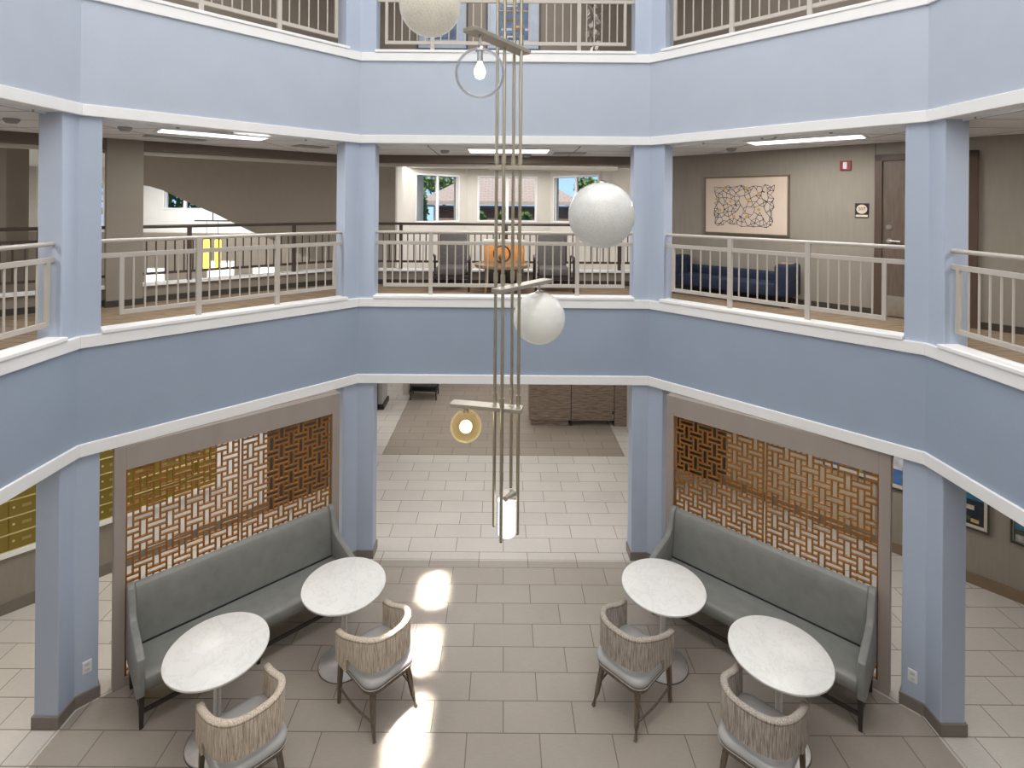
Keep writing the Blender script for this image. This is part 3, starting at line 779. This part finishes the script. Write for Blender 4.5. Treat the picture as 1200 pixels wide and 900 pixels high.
# dark double door / niche seen through right lattice
p = wD(-3.9, -.1)
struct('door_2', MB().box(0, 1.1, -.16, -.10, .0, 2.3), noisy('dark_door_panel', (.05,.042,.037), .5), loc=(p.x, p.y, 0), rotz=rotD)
def photo(s0, w, h, z, label, build):
    c = wD(s0)
    t = thing('framed_picture', label, 'picture', (c.x, c.y, z), rotD)
    MB().box(0, w, -.045, 0, 0, .022).box(0, w, -.045, 0, h-.022, h).box(0, .022, -.045, 0, .022, h-.022).box(w-.022, w, -.045, 0, .022, h-.022).build('picture_frame', noisy('dark_wood_frame', (.05,.04,.035), .4), t)
    MB().box(.02, w-.02, -.02, -.005, .02, h-.02).build('mat_board', noisy('cream_mat_board', (.66,.60,.52), .8, var=.02), t)
    build(t, w, h)
def pr(t, x0, x1, z0, z1, col, k=1, var=.2, sc=8, name='print'):
    MB().box(x0, x1, -.0205-.0015*k, -.019, z0, z1).build(name, noisy('print_ink', col, .6, var=var, scale=sc), t)
def pic_a(t, w, h):
    pr(t, .05, w-.05, .08, h-.05, (.05,.14,.36), 1, .3, 3)
    pr(t, .05, w-.05, .32, h-.25, (.55,.55,.62), 2, .3, 7, 'cloud_area')
    mb = MB(); 
    for k in range(7):
        x = .06+(w-.14)*k/6; hh = .30 + .16*((k*37) % 5)/5
        mb.box(x, min(w-.05, x+.09), -.026-.0005*k, -.022, .08, .08+hh)
    mb.build('gold_trees', noisy('gold_foliage_print', (.42,.27,.05), .6, var=.6, scale=30), t)
def pic_b(t, w, h):
    pr(t, .06, w-.06, .07, h-.06, (.012,.02,.03), 1, .5, 10)
    pr(t, .06, w-.06, h-.15, h-.06, (.02,.13,.22), 2, .5, 6, 'sky_area')
    rn = random.Random(8)
    for k in range(14):
        x = rn.uniform(.07, w-.2); z = rn.uniform(.09, h*.55); ww = rn.uniform(.04,.12); hh = rn.uniform(.03,.09)
        pr(t, x, min(w-.07, x+ww), z, z+hh, rn.choice([(.55,.42,.15), (.35,.26,.12), (.45,.42,.36), (.08,.1,.06)]), 3+k*.3, .3, 12, 'lit_building')
def pic_c(t, w, h):
    pr(t, .03, w-.03, .03, h-.03, (.06,.09,.06), 1, .6, 9)
    pr(t, .2, .42, .2, h-.04, (.36,.15,.08), 2, .3, 9, 'brick_building')
    pr(t, .04, .2, h*.45, h-.05, (.05,.15,.22), 2.5, .5, 9, 'window_area')
    pr(t, .05, .45, .04, .13, (.4,.38,.34), 3, .4, 20, 'pavement')
photo(-.95, 1.40, 1.05, 1.02, 'framed photo of gold trees under blue sky, behind the right lattice screen', pic_a)
photo(.50, .68, .58, .80, 'framed night photo of lit buildings on the right ground floor wall', pic_b)
photo(.55, .66, .55, 1.50, 'framed dark photo hung above the night photo of lit buildings', pic_b)
photo(1.40, .60, .46, .81, 'framed street photo with brick building at the right photo edge', pic_c)

# reception desk, cabinet, chair seen through centre ------------------------------
t = thing('reception_desk', 'rustic oak panelled reception desk beyond the tiled passage', 'desk', (.68, 13.23, .003))
MB().box(0, 1.03, 0, .7, .14, 1.12, .004).build('front_panel', deskw, t)
MB().box(1.05, 2.10, 0, .7, .14, 1.12, .004).build('front_panel', deskw, t)
MB().box(2.12, 2.50, 0, .7, 0, 1.12, .004).build('end_panel', deskw, t)
MB().box(.05, .98, .06, .66, 0, .14).build('kick_base', deskw, t)
MB().box(1.03, 1.05, .01, .7, .0, 1.1).box(2.10, 2.12, .01, .7, 0, 1.1).build('gap_strip', blackm, t)
MB().box(-.06, 2.56, -.03, .75, 1.12, 1.16, .004).build('desk_top', noisy('dark_desk_top', (.08,.07,.06), .3), t)
MB().box(2.05, 2.12, -.006, 0, .30, .38).build('outlet', noisy('brown_outlet', (.06,.04,.035), .4), t)
t = thing('cabinet', 'dark wood cabinet at the left end of the tiled passage', 'cabinet', (-4.3, 13.9, 0))
MB().box(0, 1.0, .15, 1.3, .0, 1.4, .01).build('body', noisy('dark_cabinet', (.07,.055,.045), .45), t)
MB().box(1.0, 1.12, .3, .9, .14, 1.4, .01).build('end_panel', noisy('grey_panel', (.42,.41,.40), .5), t)
MB().box(1.0, 1.16, .28, .95, 0, .14, .01).build('plinth', blackm, t)
t = thing('side_chair', 'black metal legged chair at the far end of the tiled passage', 'chair', (-2.20, 14.9, .003))
for x in (-.36, .36):
    for y in (0, .5):
        MB().tube([(x,y,0), (x*.97,y,.40)], .018, 8).build('leg', blackm, t)
MB().box(-.38, .38, -.02, .52, .24, .27).build('leg_brace', blackm, t)
MB().box(-.38, .38, -.02, .55, .38, .48, .03).build('seat', greyfab, t, smooth=True)
MB().box(-.38, .38, .48, .58, .45, .9, .03).build('backrest', greyfab, t, smooth=True)

# lattice screens ----------------------------------------------------------------
def lattice(nx, nz, u, w, mb, x0, z0, phase=0):
    slot = {}
    for i in range(nx):
        for j in range(nz):
            ii = i + phase
            if ii % 2 == 0:
                m = ii//2; r = (j - 2*(m % 2)) % 4
                slot[i, j] = ('H', ii, j) if r == 0 else ('V', ii, (j - 2*(m % 2))//4)
            else:
                if j % 2 == 1: slot[i, j] = ('S', ii, j)
                else:
                    lm = (ii-1)//2
                    lph = (2*(lm % 2)) % 4
                    slot[i, j] = ('H', ii-1, j) if (j - lph) % 4 == 0 else ('H', ii+1, j)
    # vertical walls
    for i in range(nx+1):
        j = 0
        while j < nz:
            def wall(i, j): return i == 0 or i == nx or slot[i-1, j] != slot[i, j]
            if wall(i, j):
                k = j
                while k < nz and wall(i, k): k += 1
                mb.box(x0+i*u-w/2, x0+i*u+w/2, -.016, .016, z0+j*u-w/2, z0+k*u+w/2); j = k
            else: j += 1
    for j in range(nz+1):
        i = 0
        while i < nx:
            def wall2(i, j): return j == 0 or j == nz or slot[i, j-1] != slot[i, j]
            if wall2(i, j):
                k = i
                while k < nx and wall2(k, j): k += 1
                mb.box(x0+i*u-w/2, x0+k*u+w/2, -.0155, .0155, z0+j*u-w/2, z0+j*u+w/2); i = k
            else: i += 1
def screen(label, loc, rot):
    t = thing('lattice_screen', label, 'screen', loc, rot)
    for x in (-1.335, 1.225):
        MB().box(x, x+.11, -.05, .08, 0, 2.725, .004).build('frame_post', framem, t)
    MB().box(-1.225, 1.225, -.05, .08, 2.45, 2.725, .004).prism([(-1.335,.07),(1.335,.07),(1.335,.32),(-1.335,.12)], 2.60, 2.735).build('header', framem, t)
    MB().box(-1.225, 1.225, -.05, .08, 0, .09, .004).build('bottom_rail', framem, t)
    u = 2.36/36
    for x0, ph in ((-1.215, 0), (.022, 1)):
        mb = MB(); lattice(18, 36, (1.193)/18, .0165, mb, x0, .09, ph)
        mb.build('lattice_panel', amberl, t)
    return t
SA = rad(42.5)
SL = (-3.375, 6.90); SR = (3.425, 6.93)
s1 = screen('amber basketweave lattice screen in taupe frame behind the left banquette', (*SL, .003), SA)
copy_tree(s1, (*SR, .003), -SA, 'amber basketweave lattice screen in taupe frame behind the right banquette')

# banquettes -----------------------------------------------------------------------
def banquette(label, loc, rot):
    t = thing('banquette', label, 'banquette', loc, rot)
    hw = 1.145
    # seat
    prof = [(-.12,.36), (-.74,.36), (-.765,.40), (-.775,.46), (-.765,.505), (-.73,.53), (-.68,.54), (-.18,.53)]
    MB().profile_x(prof, -hw, hw).build('seat', leather, t, smooth=True, bev=.012)
    # back with softly rolled top
    prof = [(-.06,.36), (-.235,.50), (-.235,.56), (-.185,.95), (-.17,1.08), (-.145,1.14), (-.10,1.17), (-.07,1.165), (-.06,1.13)]
    MB().profile_x(prof, -hw, hw).build('backrest', leather, t, smooth=True, bev=.012)
    MB().box(-hw, hw, -.246, -.232, .530, .547).build('seat_gap_shade', blackm, t)  # black strip painting the shade in the crease behind the seat
    ap = [(-.06,.34), (-.06,1.175), (-.115,1.18), (-.17,1.15), (-.215,1.05), (-.25,.93), (-.30,.865), (-.40,.835), (-.60,.80), (-.76,.765), (-.80,.75), (-.80,.36), (-.77,.34)]
    for s in (-1, 1):
        MB().profile_x(ap, s*1.22, s*1.145).build('arm', leather, t, smooth=True, bev=.012, auto=.9)
    for x in (-1.17, 0, 1.17):
        for y in (-.74, -.12):
            MB().tube([(x,y,0), (x,y,.37)], [.017,.026], sq=True).build('leg', darkleg, t)
    MB().box(-1.17, 1.17, -.755, -.725, .15, .185).build('stretcher', darkleg, t)
    for x in (-1.17, 0, 1.17):
        MB().box(x-.012, x+.012, -.74, -.12, .15, .18).build('stretcher', darkleg, t)
    return t
b1 = banquette('long grey vinyl banquette against the left lattice screen', (*SL, .003), SA)
copy_tree(b1, (*SR, .003), -SA, 'long grey vinyl banquette against the right lattice screen')

# tables ------------------------------------------------------------------------------
def cafe_table():
    t = thing('cafe_table', 'x', 'table', group='round marble cafe tables')
    MB().lathe([(0,.905), (.468,.905), (.482,.912), (.487,.922), (.485,.934), (.476,.94), (0,.94)], seg=96).build('table_top', marble, t, smooth=True, auto=.7)
    MB().lathe([(.0,.89), (.14,.89), (.14,.905), (0,.905)], seg=32).build('mounting_plate', blackm, t)
    MB().tube([(0,0,.03), (0,0,.895)], .036, 24).build('pedestal', chrome, t, smooth=True, auto=.8)
    MB().lathe([(0,0), (.285,0), (.29,.006), (.285,.013), (.20,.022), (.10,.036), (.05,.05), (0,.05)], seg=72).build('base_disc', chrome, t, smooth=True, auto=.7)
    MB().lathe([(.284,-.001), (.294,-.001), (.294,.005), (.284,.005)], seg=72).build('base_ring', blackm, t)
    return t
ct = cafe_table(); ct.location = (-2.885, 5.45, .004); ct['label'] = 'round white marble cafe table at the near end of the left banquette'
copy_tree(ct, (-1.87, 6.385, .004), .9, 'round white marble cafe table at the far end of the left banquette')
copy_tree(ct, (1.955, 6.405, .004), 2.1, 'round white marble cafe table at the far end of the right banquette')
copy_tree(ct, (2.86, 5.46, .004), 3.6, 'round white marble cafe table at the near end of the right banquette')

# barrel chairs --------------------------------------------------------------------------
def band_path():
    pts = [(-.335, .30), (-.338, .20), (-.34, .13), (-.34, .09), (-.34, .085), (-.34, .075), (-.34, .03), (-.34, 0)]
    n = 2.5
    for k in range(1, 40):
        a = PI*k/40
        c, s = math.cos(a), math.sin(a)
        x = -.34*(abs(c)**(2/n))*(1 if c > 0 else -1); y = -.345*abs(s)**(2/n)
        pts.append((x, y))
    return pts + [(-x, y) for x, y in pts[:8]][::-1]
def barrel_chair(tx):
    t = thing('barrel_chair', 'x', 'chair')
    P = band_path(); N = len(P)
    mb = MB(); rings = []; tops = []
    th = .062
    for i, p in enumerate(P):
        a = Vector(P[max(i-1,0)]); b = Vector(P[min(i+1,N-1)]); d = (b-a).normalized(); inn = Vector((-d.y, d.x))
        y = p[1]
        f = max(0, min(1, (.30-y)/.55)); f = f*f*(3-2*f)
        zt = .808 + .152*f
        zb = .49 if y > .082 else (.62 if y > .07 else (.655 - .015*min(1, (.07-y)/.3)))
        if abs(y-.085) < .004: zb = .49
        lean = -.0
        sec = [(0,zb), (-.012*0,(zb+zt)/2), (0,zt-.03), (.005,zt-.012), (th*.25,zt-.002), (th*.5,zt), (th*.75,zt-.002), (th-.005,zt-.012), (th,zt-.03), (th,(zb+zt)/2), (th,zb)]
        rings.append([mb.bm.verts.new((p[0]+inn.x*o*1, p[1]+inn.y*o*1, z)) for o, z in sec])
    for a, b in zip(rings, rings[1:]):
        n = len(a)
        for k in range(n):
            mb.bm.faces.new((a[k], a[(k+1) % n], b[(k+1) % n], b[k]))
    mb.bm.faces.new(rings[0]); mb.bm.faces.new(rings[-1][::-1])
    bk = mb.build('barrel_back', tx, t, smooth=True, auto=1.0)
    # piped top roll
    mb = MB(); rr = []
    for i, p in enumerate(P):
        a = Vector(P[max(i-1,0)]); b = Vector(P[min(i+1,N-1)]); d = (b-a).normalized(); inn = Vector((-d.y, d.x))
        f = max(0, min(1, (.30-p[1])/.55)); f = f*f*(3-2*f); zt = .808 + .152*f
        sec = [(-.003,zt-.022), (-.002,zt-.004), (th*.3,zt+.006), (th*.7,zt+.006), (th+.002,zt-.004), (th+.003,zt-.022)]
        rr.append([mb.bm.verts.new((p[0]+inn.x*o, p[1]+inn.y*o, z)) for o, z in sec])
    for a, b in zip(rr, rr[1:]):
        for k in range(6): mb.bm.faces.new((a[k], a[(k+1) % 6], b[(k+1) % 6], b[k]))
    mb.bm.faces.new(rr[0]); mb.bm.faces.new(rr[-1][::-1])
    mb.build('top_roll', tx, bk, smooth=True)
    # seat cushion: rounded square, domed
    def rsq(hx, y0, y1, r, seg=7):
        o = []
        for (cx, cy, a0) in ((hx-r, y1-r, 0), (-hx+r, y1-r, PI/2), (-hx+r, y0+r, PI), (hx-r, y0+r, 1.5*PI)):
            for k in range(seg+1):
                a = a0 + PI/2*k/seg; o.append((cx + r*math.cos(a), cy + r*math.sin(a)))
        return o
    def stack(levels, name, mat, par=t):
        mb = MB(); rs = []
        for (ins, z, r) in levels:
            rs.append([mb.bm.verts.new((x, y, z)) for x, y in rsq(.305-ins, -.335+ins, .315-ins, r)])
        for a, b in zip(rs, rs[1:]):
            n = len(a)
            for k in range(n): mb.bm.faces.new((a[k], a[(k+1) % n], b[(k+1) % n], b[k]))
        mb.bm.faces.new(rs[0][::-1])
        n = len(rs[-1]); c = mb.bm.verts.new((0, 0, levels[-1][1]+.006))
        for k in range(n): mb.bm.faces.new((rs[-1][k], rs[-1][(k+1) % n], c))
        return mb.build(name, mat, par, smooth=True, auto=.9)
    st = stack([(.01,.48,.13), (-.002,.495,.14), (-.010,.515,.14), (-.006,.54,.14), (.012,.560,.13), (.05,.574,.11), (.12,.584,.08)], 'seat', seatvin)
    MB().tube([(x, y, .485) for x, y in (rsq(.312, -.342, .322, .14) + [rsq(.312, -.342, .322, .14)[0]])], .0045, 6, caps=False).build('piping', noisy('pale_piping', (.5,.48,.45), .5), st)
    stack([(.03,.425,.11), (.008,.43,.13), (.004,.48,.13), (.02,.485,.12)], 'seat_frame', woodleg)
    for s in (-1, 1):
        MB().tube([(s*.275,.275,.46), (s*.285,.285,.25), (s*.29,.29,0)], [.025,.022,.015], sq=True).build('leg', woodleg, t, bev=.003)
        MB().tube([(s*.215,-.255,.45), (s*.235,-.285,.28), (s*.25,-.32,.12), (s*.265,-.365,0)], [.025,.023,.019,.014], sq=True).build('leg', woodleg, t, bev=.003)
        pts = []
        for k in range(11):
            f = k/10; pts.append((s*(.285 - .04*f - -.02*f-.02*math.sin(PI*f)*-1), .28 - .59*f, .175 - .005*f))
        MB().tube(pts, .012, 8).build('stretcher', woodleg, t, smooth=True)
    return t
ch = barrel_chair(textile)
def front(ang): return ang - PI/2
A1 = math.atan2(.705, -.705)
ch.location = (-1.355, 5.875, .004); ch.rotation_euler.z = front(A1)+.03; ch['group'] = 'barrel chairs at the cafe tables'
ch['label'] = 'tan striped barrel chair at the far left marble table, beside the sunlit floor patches'
copy_tree(ch, (-2.385, 4.985, .004), front(A1)-.03, 'tan striped barrel chair at the near left marble table, cut by bottom edge')
ch2 = barrel_chair(textile_g)
ch2.location = (1.475, 5.91, .004); ch2.rotation_euler.z = front(PI-A1)-.02; ch2['group'] = 'barrel chairs at the cafe tables'
ch2['label'] = 'grey striped barrel chair at the far right marble table, with its back to the aisle'
copy_tree(ch2, (2.47, 5.04, .004), front(PI-A1)+.02, 'grey striped barrel chair at the near right marble table, cut by bottom edge')

# pendant ----------------------------------------------------------------------------------
PC = (.045, 4.08)
ZT = 11.45
t = thing('pendant_chandelier', 'tall champagne metal pendant of four rods with offset bars and glass globes', 'chandelier', (PC[0], PC[1], ZT))
def pl(x, y, z): return (x-PC[0], y-PC[1], z-ZT)
MB().box(-.2, .2, -.2, .2, -.05, 0, .005).build('ceiling_plate', barm, t)
rods = [(-.055, 4.10, 3.03), (.0, 3.985, 2.98), (.075, 4.19, 3.28), (.125, 4.05, 3.00)]
for (x, y, z) in rods:
    MB().tube([pl(x,y,z), pl(x,y,ZT)], .0125, 14).build('rod', brass, t, smooth=True, auto=.8)
    for zz in (6.68, 5.77, 4.87, 3.95, 8.2):
        MB().tube([pl(x,y,zz+.03), pl(x,y,zz+.10)], .0175, 12).build('coupler', brass, t, smooth=True, auto=.8)
    MB().tube([pl(x,y,z-.008), pl(x,y,z)], .010, 10).build('end_cap', blackm, t)
def bar(P, Q, z, w=.055, h=.03):
    P = Vector((P[0]-PC[0], P[1]-PC[1], 0)); Q = Vector((Q[0]-PC[0], Q[1]-PC[1], 0)); d = Q-P; L = d.length
    o = MB().box(0, L, -w, w, -h/2, h/2, .003).build('bar', barm, t)
    o.location = (P.x, P.y, z-ZT); o.rotation_euler.z = math.atan2(d.y, d.x); return o
bar((-.24,3.60), (.16,4.17), 6.68); bar((-.11,4.04), (.86,4.08), 5.77); bar((-.045,3.85), (.37,4.42), 4.87, .05); bar((-.39,4.14), (.155,4.02), 3.95, .05)
bar((-.66,4.0), (.15,4.12), 7.44)
MB().tube([pl(.03,4.03,3.27), pl(.10,4.12,3.27)], .02, 8).box(-.04, .07, -.02, .10, 3.245-ZT, 3.265-ZT, .003).build('bracket', barm, t)
def globe(x, y, z, r, mat, zb, name='globe', sz=1):
    g = MB().sphere(pl(x,y,z), r, 64, sz).build(name, mat, t, smooth=True)
    MB().tube([pl(x,y,z+r*sz-.005), pl(x,y,zb-.01)], .009, 10).build('stem', satin, t, smooth=True, auto=.8)
    MB().lathe([(0,z+r*sz-.022-ZT), (r*.2,z+r*sz-.018-ZT), (r*.16,z+r*sz+.006-ZT), (.02,z+r*sz+.016-ZT), (0,z+r*sz+.016-ZT)], x-PC[0], y-PC[1], 24).build('cap', satin, t, smooth=True, auto=.6)
    return g
globe(-.575, 4.1, 7.02, .235, frost_c, 7.44)
cg = globe(-.17, 3.68, 6.40, .172, clearg, 6.68)
globe(.75, 4.08, 5.42, .252, frost, 5.77)
globe(.30, 4.38, 4.565, .212, frost_m, 4.87)
ag = globe(-.275, 4.09, 3.795, .120, ambg, 3.95)
MB().lathe([(0,6.49-ZT),(.015,6.49-ZT),(.018,6.47-ZT),(.038,6.43-ZT),(.04,6.40-ZT),(.03,6.37-ZT),(0,6.355-ZT)], -.17-PC[0], 3.68-PC[1], 24).build('bulb', bulbE, cg, smooth=True)
MB().tube([pl(-.17,3.68,6.55), pl(-.17,3.68,6.48)], .02, 14).build('socket', satin, cg)
MB().sphere(pl(-.275,4.09,3.79), .047, 24).build('bulb', warmE, ag, smooth=True)
MB().lathe([(0,3.235-ZT), (.066,3.235-ZT), (.072,3.225-ZT), (.072,2.985-ZT), (.066,2.975-ZT), (.05,2.975-ZT), (0,2.98-ZT)], .043-PC[0], 4.085-PC[1], 40).build('glass_cylinder', cylE, t, smooth=True, auto=.7)
MB().lathe([(.068,3.245-ZT),(.080,3.245-ZT),(.080,3.0-ZT),(.078,2.98-ZT),(.076,3.0-ZT),(.076,3.24-ZT)], .043-PC[0], 4.085-PC[1], 40).build('outer_glass', clearg, t, smooth=True, auto=.7)

# outdoors ------------------------------------------------------------------------------------
struct('ground', MB().prism([(-40,19.6), (40,19.6), (40,60), (-40,60)], -.2, 0), noisy('lawn', (.16,.22,.08), .9, var=.3, scale=20))
t = thing('house', 'brick house with tan shingle hip roof outside the bay windows', 'house', (0, 24.5, 0))
MB().box(-3.2, 3.0, 0, 6, 0, 5.35).build('wall', brick, t)
mb = MB()
e = [(-3.9,-.3,5.60), (3.6,-.3,5.60), (3.6,6.6,5.60), (-3.9,6.6,5.60)]
v = [mb.bm.verts.new(p) for p in e]; r1 = mb.bm.verts.new((-.9,3,7.35)); r2 = mb.bm.verts.new((.8,3,7.35))
mb.bm.faces.new((v[0], v[1], r2, r1)); mb.bm.faces.new((v[1], v[2], r2)); mb.bm.faces.new((v[2], v[3], r1, r2)); mb.bm.faces.new((v[3], v[0], r1)); mb.bm.faces.new(v[::-1])
mb.build('roof', shingle, t)
MB().box(-3.95, 3.65, -.36, -.28, 5.45, 5.62).box(-3.95, -3.87, -.3, 6.6, 5.42, 5.62).box(3.57, 3.65, -.3, 6.6, 5.42, 5.62).build('fascia_board', noisy('beige_gutter', (.62,.52,.44), .6), t)
MB().box(-3.8, 3.5, -.28, 0, 5.35, 5.42).build('soffit', cream, t)
def tree(x, y, zc, rx, rz, n, mat, label, name='tree', leaf=.16, z0=0):
    t = thing(name, label, 'tree' if name == 'tree' else 'shrub', (x, y, z0))
    MB().tube([(0,0,0), (.05,0,zc-z0)], [.16 if name == 'tree' else .04, .08 if name == 'tree' else .02], 8).build('trunk', bark, t)
    mb = MB(); rn = random.Random(int(x*10)+int(y))
    for k in range(n):
        d = Vector((rn.gauss(0,1), rn.gauss(0,1), rn.gauss(0,1))).normalized() * rn.uniform(.45, 1)**.5
        p = Vector((d.x*rx, d.y*rx, zc-z0 + d.z*rz))
        a = Vector((rn.uniform(-1,1), rn.uniform(-1,1), rn.uniform(-1,1))).normalized()*leaf
        b = Vector((rn.uniform(-1,1), rn.uniform(-1,1), rn.uniform(-1,1))).normalized()*leaf
        mb.quad(p-a, p-b, p+a, p+b)
    mb.build('foliage', mat, t)
tree(-6.9, 27.0, 5.4, 2.6, 2.4, 2200, foliage_y, 'sunlit leafy tree outside the left bay window')
tree(-3.6, 32.0, 7.6, 2.4, 1.6, 1600, foliage_y, 'leafy tree rising behind the brick house roof')
tree(-4.15, 22.8, 4.9, .9, 2.0, 1500, foliage_y, 'slim sunlit tree close to the left bay window, in front of the roof corner')
tree(5.4, 34.0, 6.6, .9, .6, 500, foliage_y, 'distant tree outside the right bay window')
tree(-14.5, 23.0, 6.0, 2.6, 2.4, 2200, foliage, 'dark leafy tree outside the far left lobby window')
tree(-20.5, 23.0, 6.0, 2.2, 2.2, 1200, foliage, 'dark tree outside the window at the photo left')
for k, x in enumerate((-1.05, -.1, .95)):
    tree(x, 23.4, 4.85, .3, .3, 200, foliage_y, 'small green shrub against the brick wall, %s of three' % ['left', 'middle', 'right'][k], 'shrub', .09, 0)

# roof over the atrium with unseen slots shaped for the narrow lamp's floor patches -------------------------------------
slots = [(5.05, 5.95), (6.24, 6.90), (7.26, 7.92)]
sx0, sx1 = -1.13, -.78
mb = MB(); z0, z1 = 11.45, 11.65
mb.box(-16, sx0, -2.5, 19.4, z0, z1).box(sx1, 16, -2.5, 19.4, z0, z1)
ys = -2.5
for a, b in slots: mb.box(sx0, sx1, ys, a, z0, z1); ys = b
mb.box(sx0, sx1, ys, 19.4, z0, z1)
struct('ceiling', mb, ceilw)
mb = MB(); ys = 4.9
for a, b in slots: mb.box(sx0, sx1, ys, a, 11.65, 13.3); ys = b
mb.box(sx0, sx1, ys, 8.1, 11.65, 13.3).box(sx0-.1, sx0, 4.9, 8.1, 11.65, 13.3).box(sx1, sx1+.1, 4.9, 8.1, 11.65, 13.3)
struct('wall_sun_block', mb, ceilw)  # unseen walls added to keep the tilted sun out of the slots

# lights --------------------------------------------------------------------------------------------
area((0, 3.0, 11.3), 8, 8, 520, (1,.99,.97))
area((0, -2.2, 8.0), 7, 5, 120, (1,.985,.97), (rad(68),0,0))  # added front fill from behind the camera
for (x, y, e) in ((-4.6,8.2,42), (4.8,8.0,34), (-6.0,5.5,28), (6.4,5.6,14)):
    area((x, y, 2.82), 1.2, .8, e, (1,.95,.88))  # added fill under the slab for the ground floor perimeter
for (x, y) in ((0,10.0), (0,12.6), (-1,14.8)):
    area((x, y, 2.80 if y < 11 else 6.5), 3.5, 1.0, 27 if y < 11 else 62, (1,.98,.96))  # added fill to brighten the passage floor
area((-9, 15, 6.5), 5, 4, 340, (1,.99,.97))  # added fill to brighten the lobby walls
area((-11, 8, 6.5), 3, 4, 160, (1,.98,.95))  # added fill for the far left column and lobby
area((0, 15.6, 6.5), 3, 1.2, 60, (1,.98,.95))  # added fill in front of the bay
for (x, y) in ((0,9.2), (-5.0,7.3), (5.0,7.3)):
    area((x, y, 10.2), 1.5, .8, 30, (1,.96,.9))  # added fill under the top level ceiling
sun = bpy.data.lights.new('sun', 'SUN'); sun.energy = 4.2; sun.angle = rad(1.3); sun.color = (1,.95,.88)
area((-.98, 6.5, 16), .8, 3.4, 62, (1,.93,.82), spread=1.6)  # unseen narrow lamp added to cast the sun patches on the floor
so = bpy.data.objects.new('sun', sun); C.objects.link(so); so.location = (0, 5, 20); so.rotation_euler = (rad(30), 0, 0)

w = bpy.data.worlds.new('World'); bpy.context.scene.world = w; w.use_nodes = True
nt = w.node_tree; nt.nodes.clear()
bg = nt.nodes.new('ShaderNodeBackground'); wo = nt.nodes.new('ShaderNodeOutputWorld')
tc = nt.nodes.new('ShaderNodeTexCoord'); sp = nt.nodes.new('ShaderNodeSeparateXYZ'); nt.links.new(tc.outputs['Generated'], sp.inputs[0])
rp = ramp(nt, sp.outputs['Z'], [(0, (.33,.50,.80)), (.25, (.13,.27,.55)), (.7, (.16,.30,.6))])
nt.links.new(rp, bg.inputs[0]); bg.inputs[1].default_value = 1.7; nt.links.new(bg.outputs[0], wo.inputs[0])

# camera ---------------------------------------------------------------------------------------------
cam = bpy.data.cameras.new('Camera'); co = bpy.data.objects.new('Camera', cam); C.objects.link(co)
f = 625; W, Hh = 1200, 900
cam.sensor_width = 36; cam.lens = 36*f/W
co.location = (0, 0, 5.5)
co.rotation_euler = (Matrix.Rotation(rad(90), 3, 'X') @ Matrix.Rotation(rad(.45), 3, 'Z')).to_euler()
cam.shift_x = (W/2 - 590)/W
cam.shift_y = -(Hh/2 - 239)/W
cam.clip_start = .05; cam.clip_end = 200
bpy.context.scene.camera = co
vs = bpy.context.scene.view_settings
vs.view_transform = 'Standard'; vs.look = 'None'; vs.exposure = .1; vs.gamma = 1
